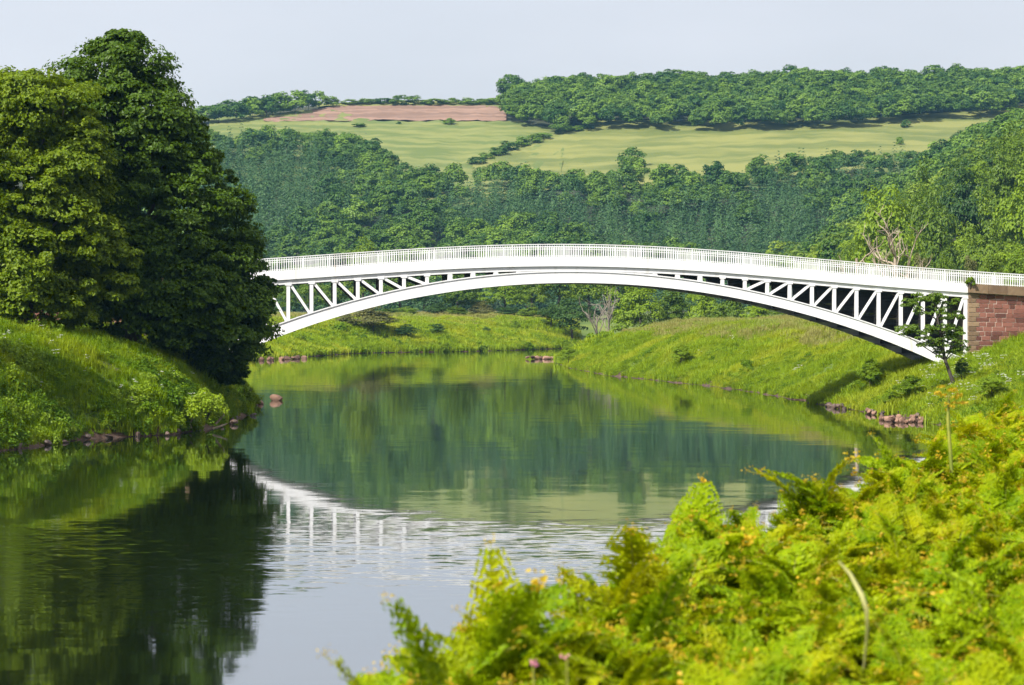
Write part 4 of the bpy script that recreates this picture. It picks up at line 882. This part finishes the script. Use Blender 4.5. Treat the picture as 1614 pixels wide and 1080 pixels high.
BLADES = [mesh('frond', v, f, BMATS, matidx=mi) for v, f, mi in BV]
def stalk_mesh(seed):
    r = np.random.default_rng(seed); n = 7; z = np.linspace(-.1, .62, n); p = np.column_stack([np.linspace(0, .05, n)+r.normal(size=n)*.006, r.normal(size=n)*.006, z]); v, f = tube(p, np.linspace(.009, .005, n), 5); return mesh('stalk', v, f, [M['stalk']], True)
STALKS = [stalk_mesh(i) for i in range(3)]
def frond_set(r):
    """angles of the three or four blades on one stalk: (height, heading, pitch, scale, which)"""
    a0 = r.uniform(0, 6.28); out = []
    for k in range(r.integers(3, 5)): out.append((r.uniform(.42, .62), a0+k*2.1+r.normal()*.3, -r.uniform(-.15, .75), r.uniform(.7, 1.1), r.integers(4)))
    out.append((.60, r.uniform(0, 6.28), -r.uniform(.7, 1.25), r.uniform(.6, .95), r.integers(4)))
    return out
def plant_src(i):
    r = np.random.default_rng(850+i); V, Fq, mi, n = [], [], [], 0
    for (h, a, p, s, w) in frond_set(r):
        v, f, m_ = BV[w]; R = np.array(Matrix.Rotation(a, 3, 'Z') @ Matrix.Rotation(p, 3, 'Y')); V.append((v*s) @ R.T+np.array([.03, 0, h])); Fq.append(f+n); mi.append(m_); n += len(v)
    v, f = tube([(0, 0, -.1), (.01, 0, .3), (.03, 0, .62)], [.009, .007, .005], 5); V.append(v); Fq.append(f+n); mi.append(np.full(len(f), 1))
    return src(f'p{i}', np.concatenate(V), np.concatenate(Fq), BMATS, np.concatenate(mi))
PS = [plant_src(i) for i in range(6)]
EDGE = np.array([(3, -1.65), (5, -1.0), (7.2, -.55), (9.1, -.17), (11, .52), (13.9, 1.15), (17.4, 2.08), (19.4, 3.0), (23, 4.0), (27.9, 5.1), (34, 7.0), (42, 9.2)], float)
rf = np.random.default_rng(15)
y = 4.2+rf.random(8000)**1.25*36; x = rf.uniform(-1.6, 10, 8000); e = np.interp(y, EDGE[:, 0], EDGE[:, 1]); ok = ((x > e-.05) | ((x > e-.22) & (rf.random(8000) < .12))) & (x < .2124*y+.9)
x, y, e = x[ok], y[ok], e[ok]; g = height(x, y)
top = CAMZ-1.12-.004*y                                        # level of the canopy of the bracken
hs = np.clip((top-g+rf.normal(size=len(x))*.10)/.95, .6, 1.45)
px = CX+F*x/y; depth_in = x-e
order = np.argsort(depth_in+.02*y); keepn = np.zeros(len(x), bool); keepn[order[:240]] = True
nb = 0
for i in np.where(keepn)[0]:
    root = empty('bracken', (x[i], y[i], g[i]), rf.uniform(0, 6.28)); root.scale = (hs[i]*.95, hs[i]*.95, hs[i]); tag(root, 'yellow-green bracken plant along the edge of the near bank', 'fern', 'bracken along the edge of the near bank')
    add('stalk', STALKS[nb % 3], root)
    for (h, a, p, s, w) in frond_set(rf):
        o = add('frond', BLADES[w], root, (.03, 0, h)); o.rotation_euler = (0, p, a); o.scale = (s, s, s)
    nb += 1
k = ~keepn
scatter('bracken_mass', np.column_stack([x, y, g])[k], np.column_stack([hs*.95, hs*.95, hs])[k], PS, 'dense out-of-focus yellow-green bracken filling the lower right corner', 'ferns', seed=16, rot=np.column_stack([rf.normal(size=k.sum())*.12, rf.normal(size=k.sum())*.12, rf.uniform(0, 6.28, k.sum())]))
# a few things that stand out among the bracken
mb = MB(); Y = 8.5; pp = [(wx(1322, Y), Y, wz(885, Y)), (wx(1340, Y), Y, wz(905, Y)), (wx(1355, Y), Y-.05, wz(935, Y)), (wx(1362, Y), Y-.06, wz(958, Y)), (wx(1366, Y), Y-.02, wz(990, Y)), (wx(1368, Y), Y+.1, wz(1060, Y))]
mb.tube(pp, [.003, .007, .009, .008, .005, .004], 6); tag(add('grass_stem', mb.mesh('grass_stem', [M['straw']], True)), 'pale bent grass head rising among the bracken', 'grass stem')
mb = MB(); Y = 21.0; pp = [(wx(1496, Y), Y, wz(620, Y)), (wx(1494, Y), Y, wz(660, Y)), (wx(1497, Y), Y, wz(700, Y)), (wx(1500, Y), Y, wz(745, Y))]
mb.tube(pp, [.008, .014, .016, .016], 6); st = empty('flower_stalk', pp[-1]); tag(st, 'tall yellow-green flowering stalk above the bracken at right', 'plant')
o = add('stem', mb.mesh('stem', [M['stalk']], True), st); o.location = -Vector(pp[-1])
r = np.random.default_rng(33); cc = np.array([(wx(a, Y), Y, wz(b, Y)) for a, b in ((1476, 625), (1484, 620), (1496, 617), (1508, 620), (1516, 628), (1500, 636), (1490, 640))]); v, f = clump_leaves(r, np.repeat(cc, 2, 0)+r.normal(size=(14, 3))*.03, np.full(14, .035), 26, .022)
o = add('flower_head', mesh('flower_head', v, f, [M['brackentip']]), st); o.location = -Vector(pp[-1])
for (a, b, l) in ((840, 1044, 'pink flower at the left of the two by the bracken edge'), (893, 1036, 'pink flower at the right of the two by the bracken edge')):
    Y = 7.6; c = np.array([(wx(a, Y), Y, wz(b, Y))]); rt_ = empty('pink_flower', tuple(c[0])); tag(rt_, l, 'flower'); v, f = leaves(np.repeat(c*0, 10, 0)+r.normal(size=(10, 3))*.006, r.normal(size=(10, 3)), .014)
    add('petals', mesh('petals', v, f, [M['pink']]), rt_); mb = MB(); mb.tube([(0, 0, 0), (.01, 0, -.3), (0, 0, -.75)], [.003, .004, .004], 5); add('stem', mb.mesh('stem', [M['stalk']], True), rt_)

# ------------------------------------------------------------------ the air
hb = MB(); hb.hexa([(-2700, -320, -62), (2700, -320, -62), (2700, 3600, -62), (-2700, 3600, -62), (-2700, -320, 175), (2700, -320, 175), (2700, 3600, 175), (-2700, 3600, 175)])
hm, nt, N, L, out = nodes('haze'); pv_ = N('ShaderNodeVolumePrincipled'); pv_.inputs['Color'].default_value = (.28, .66, 1.0, 1); pv_.inputs['Density'].default_value = .00006; pv_.inputs['Anisotropy'].default_value = .0
L(pv_.outputs[0], out.inputs['Volume'])
tag(add('haze', hb.mesh('haze', [hm])), 'thin blue summer haze in the valley', 'haze', kind='stuff')
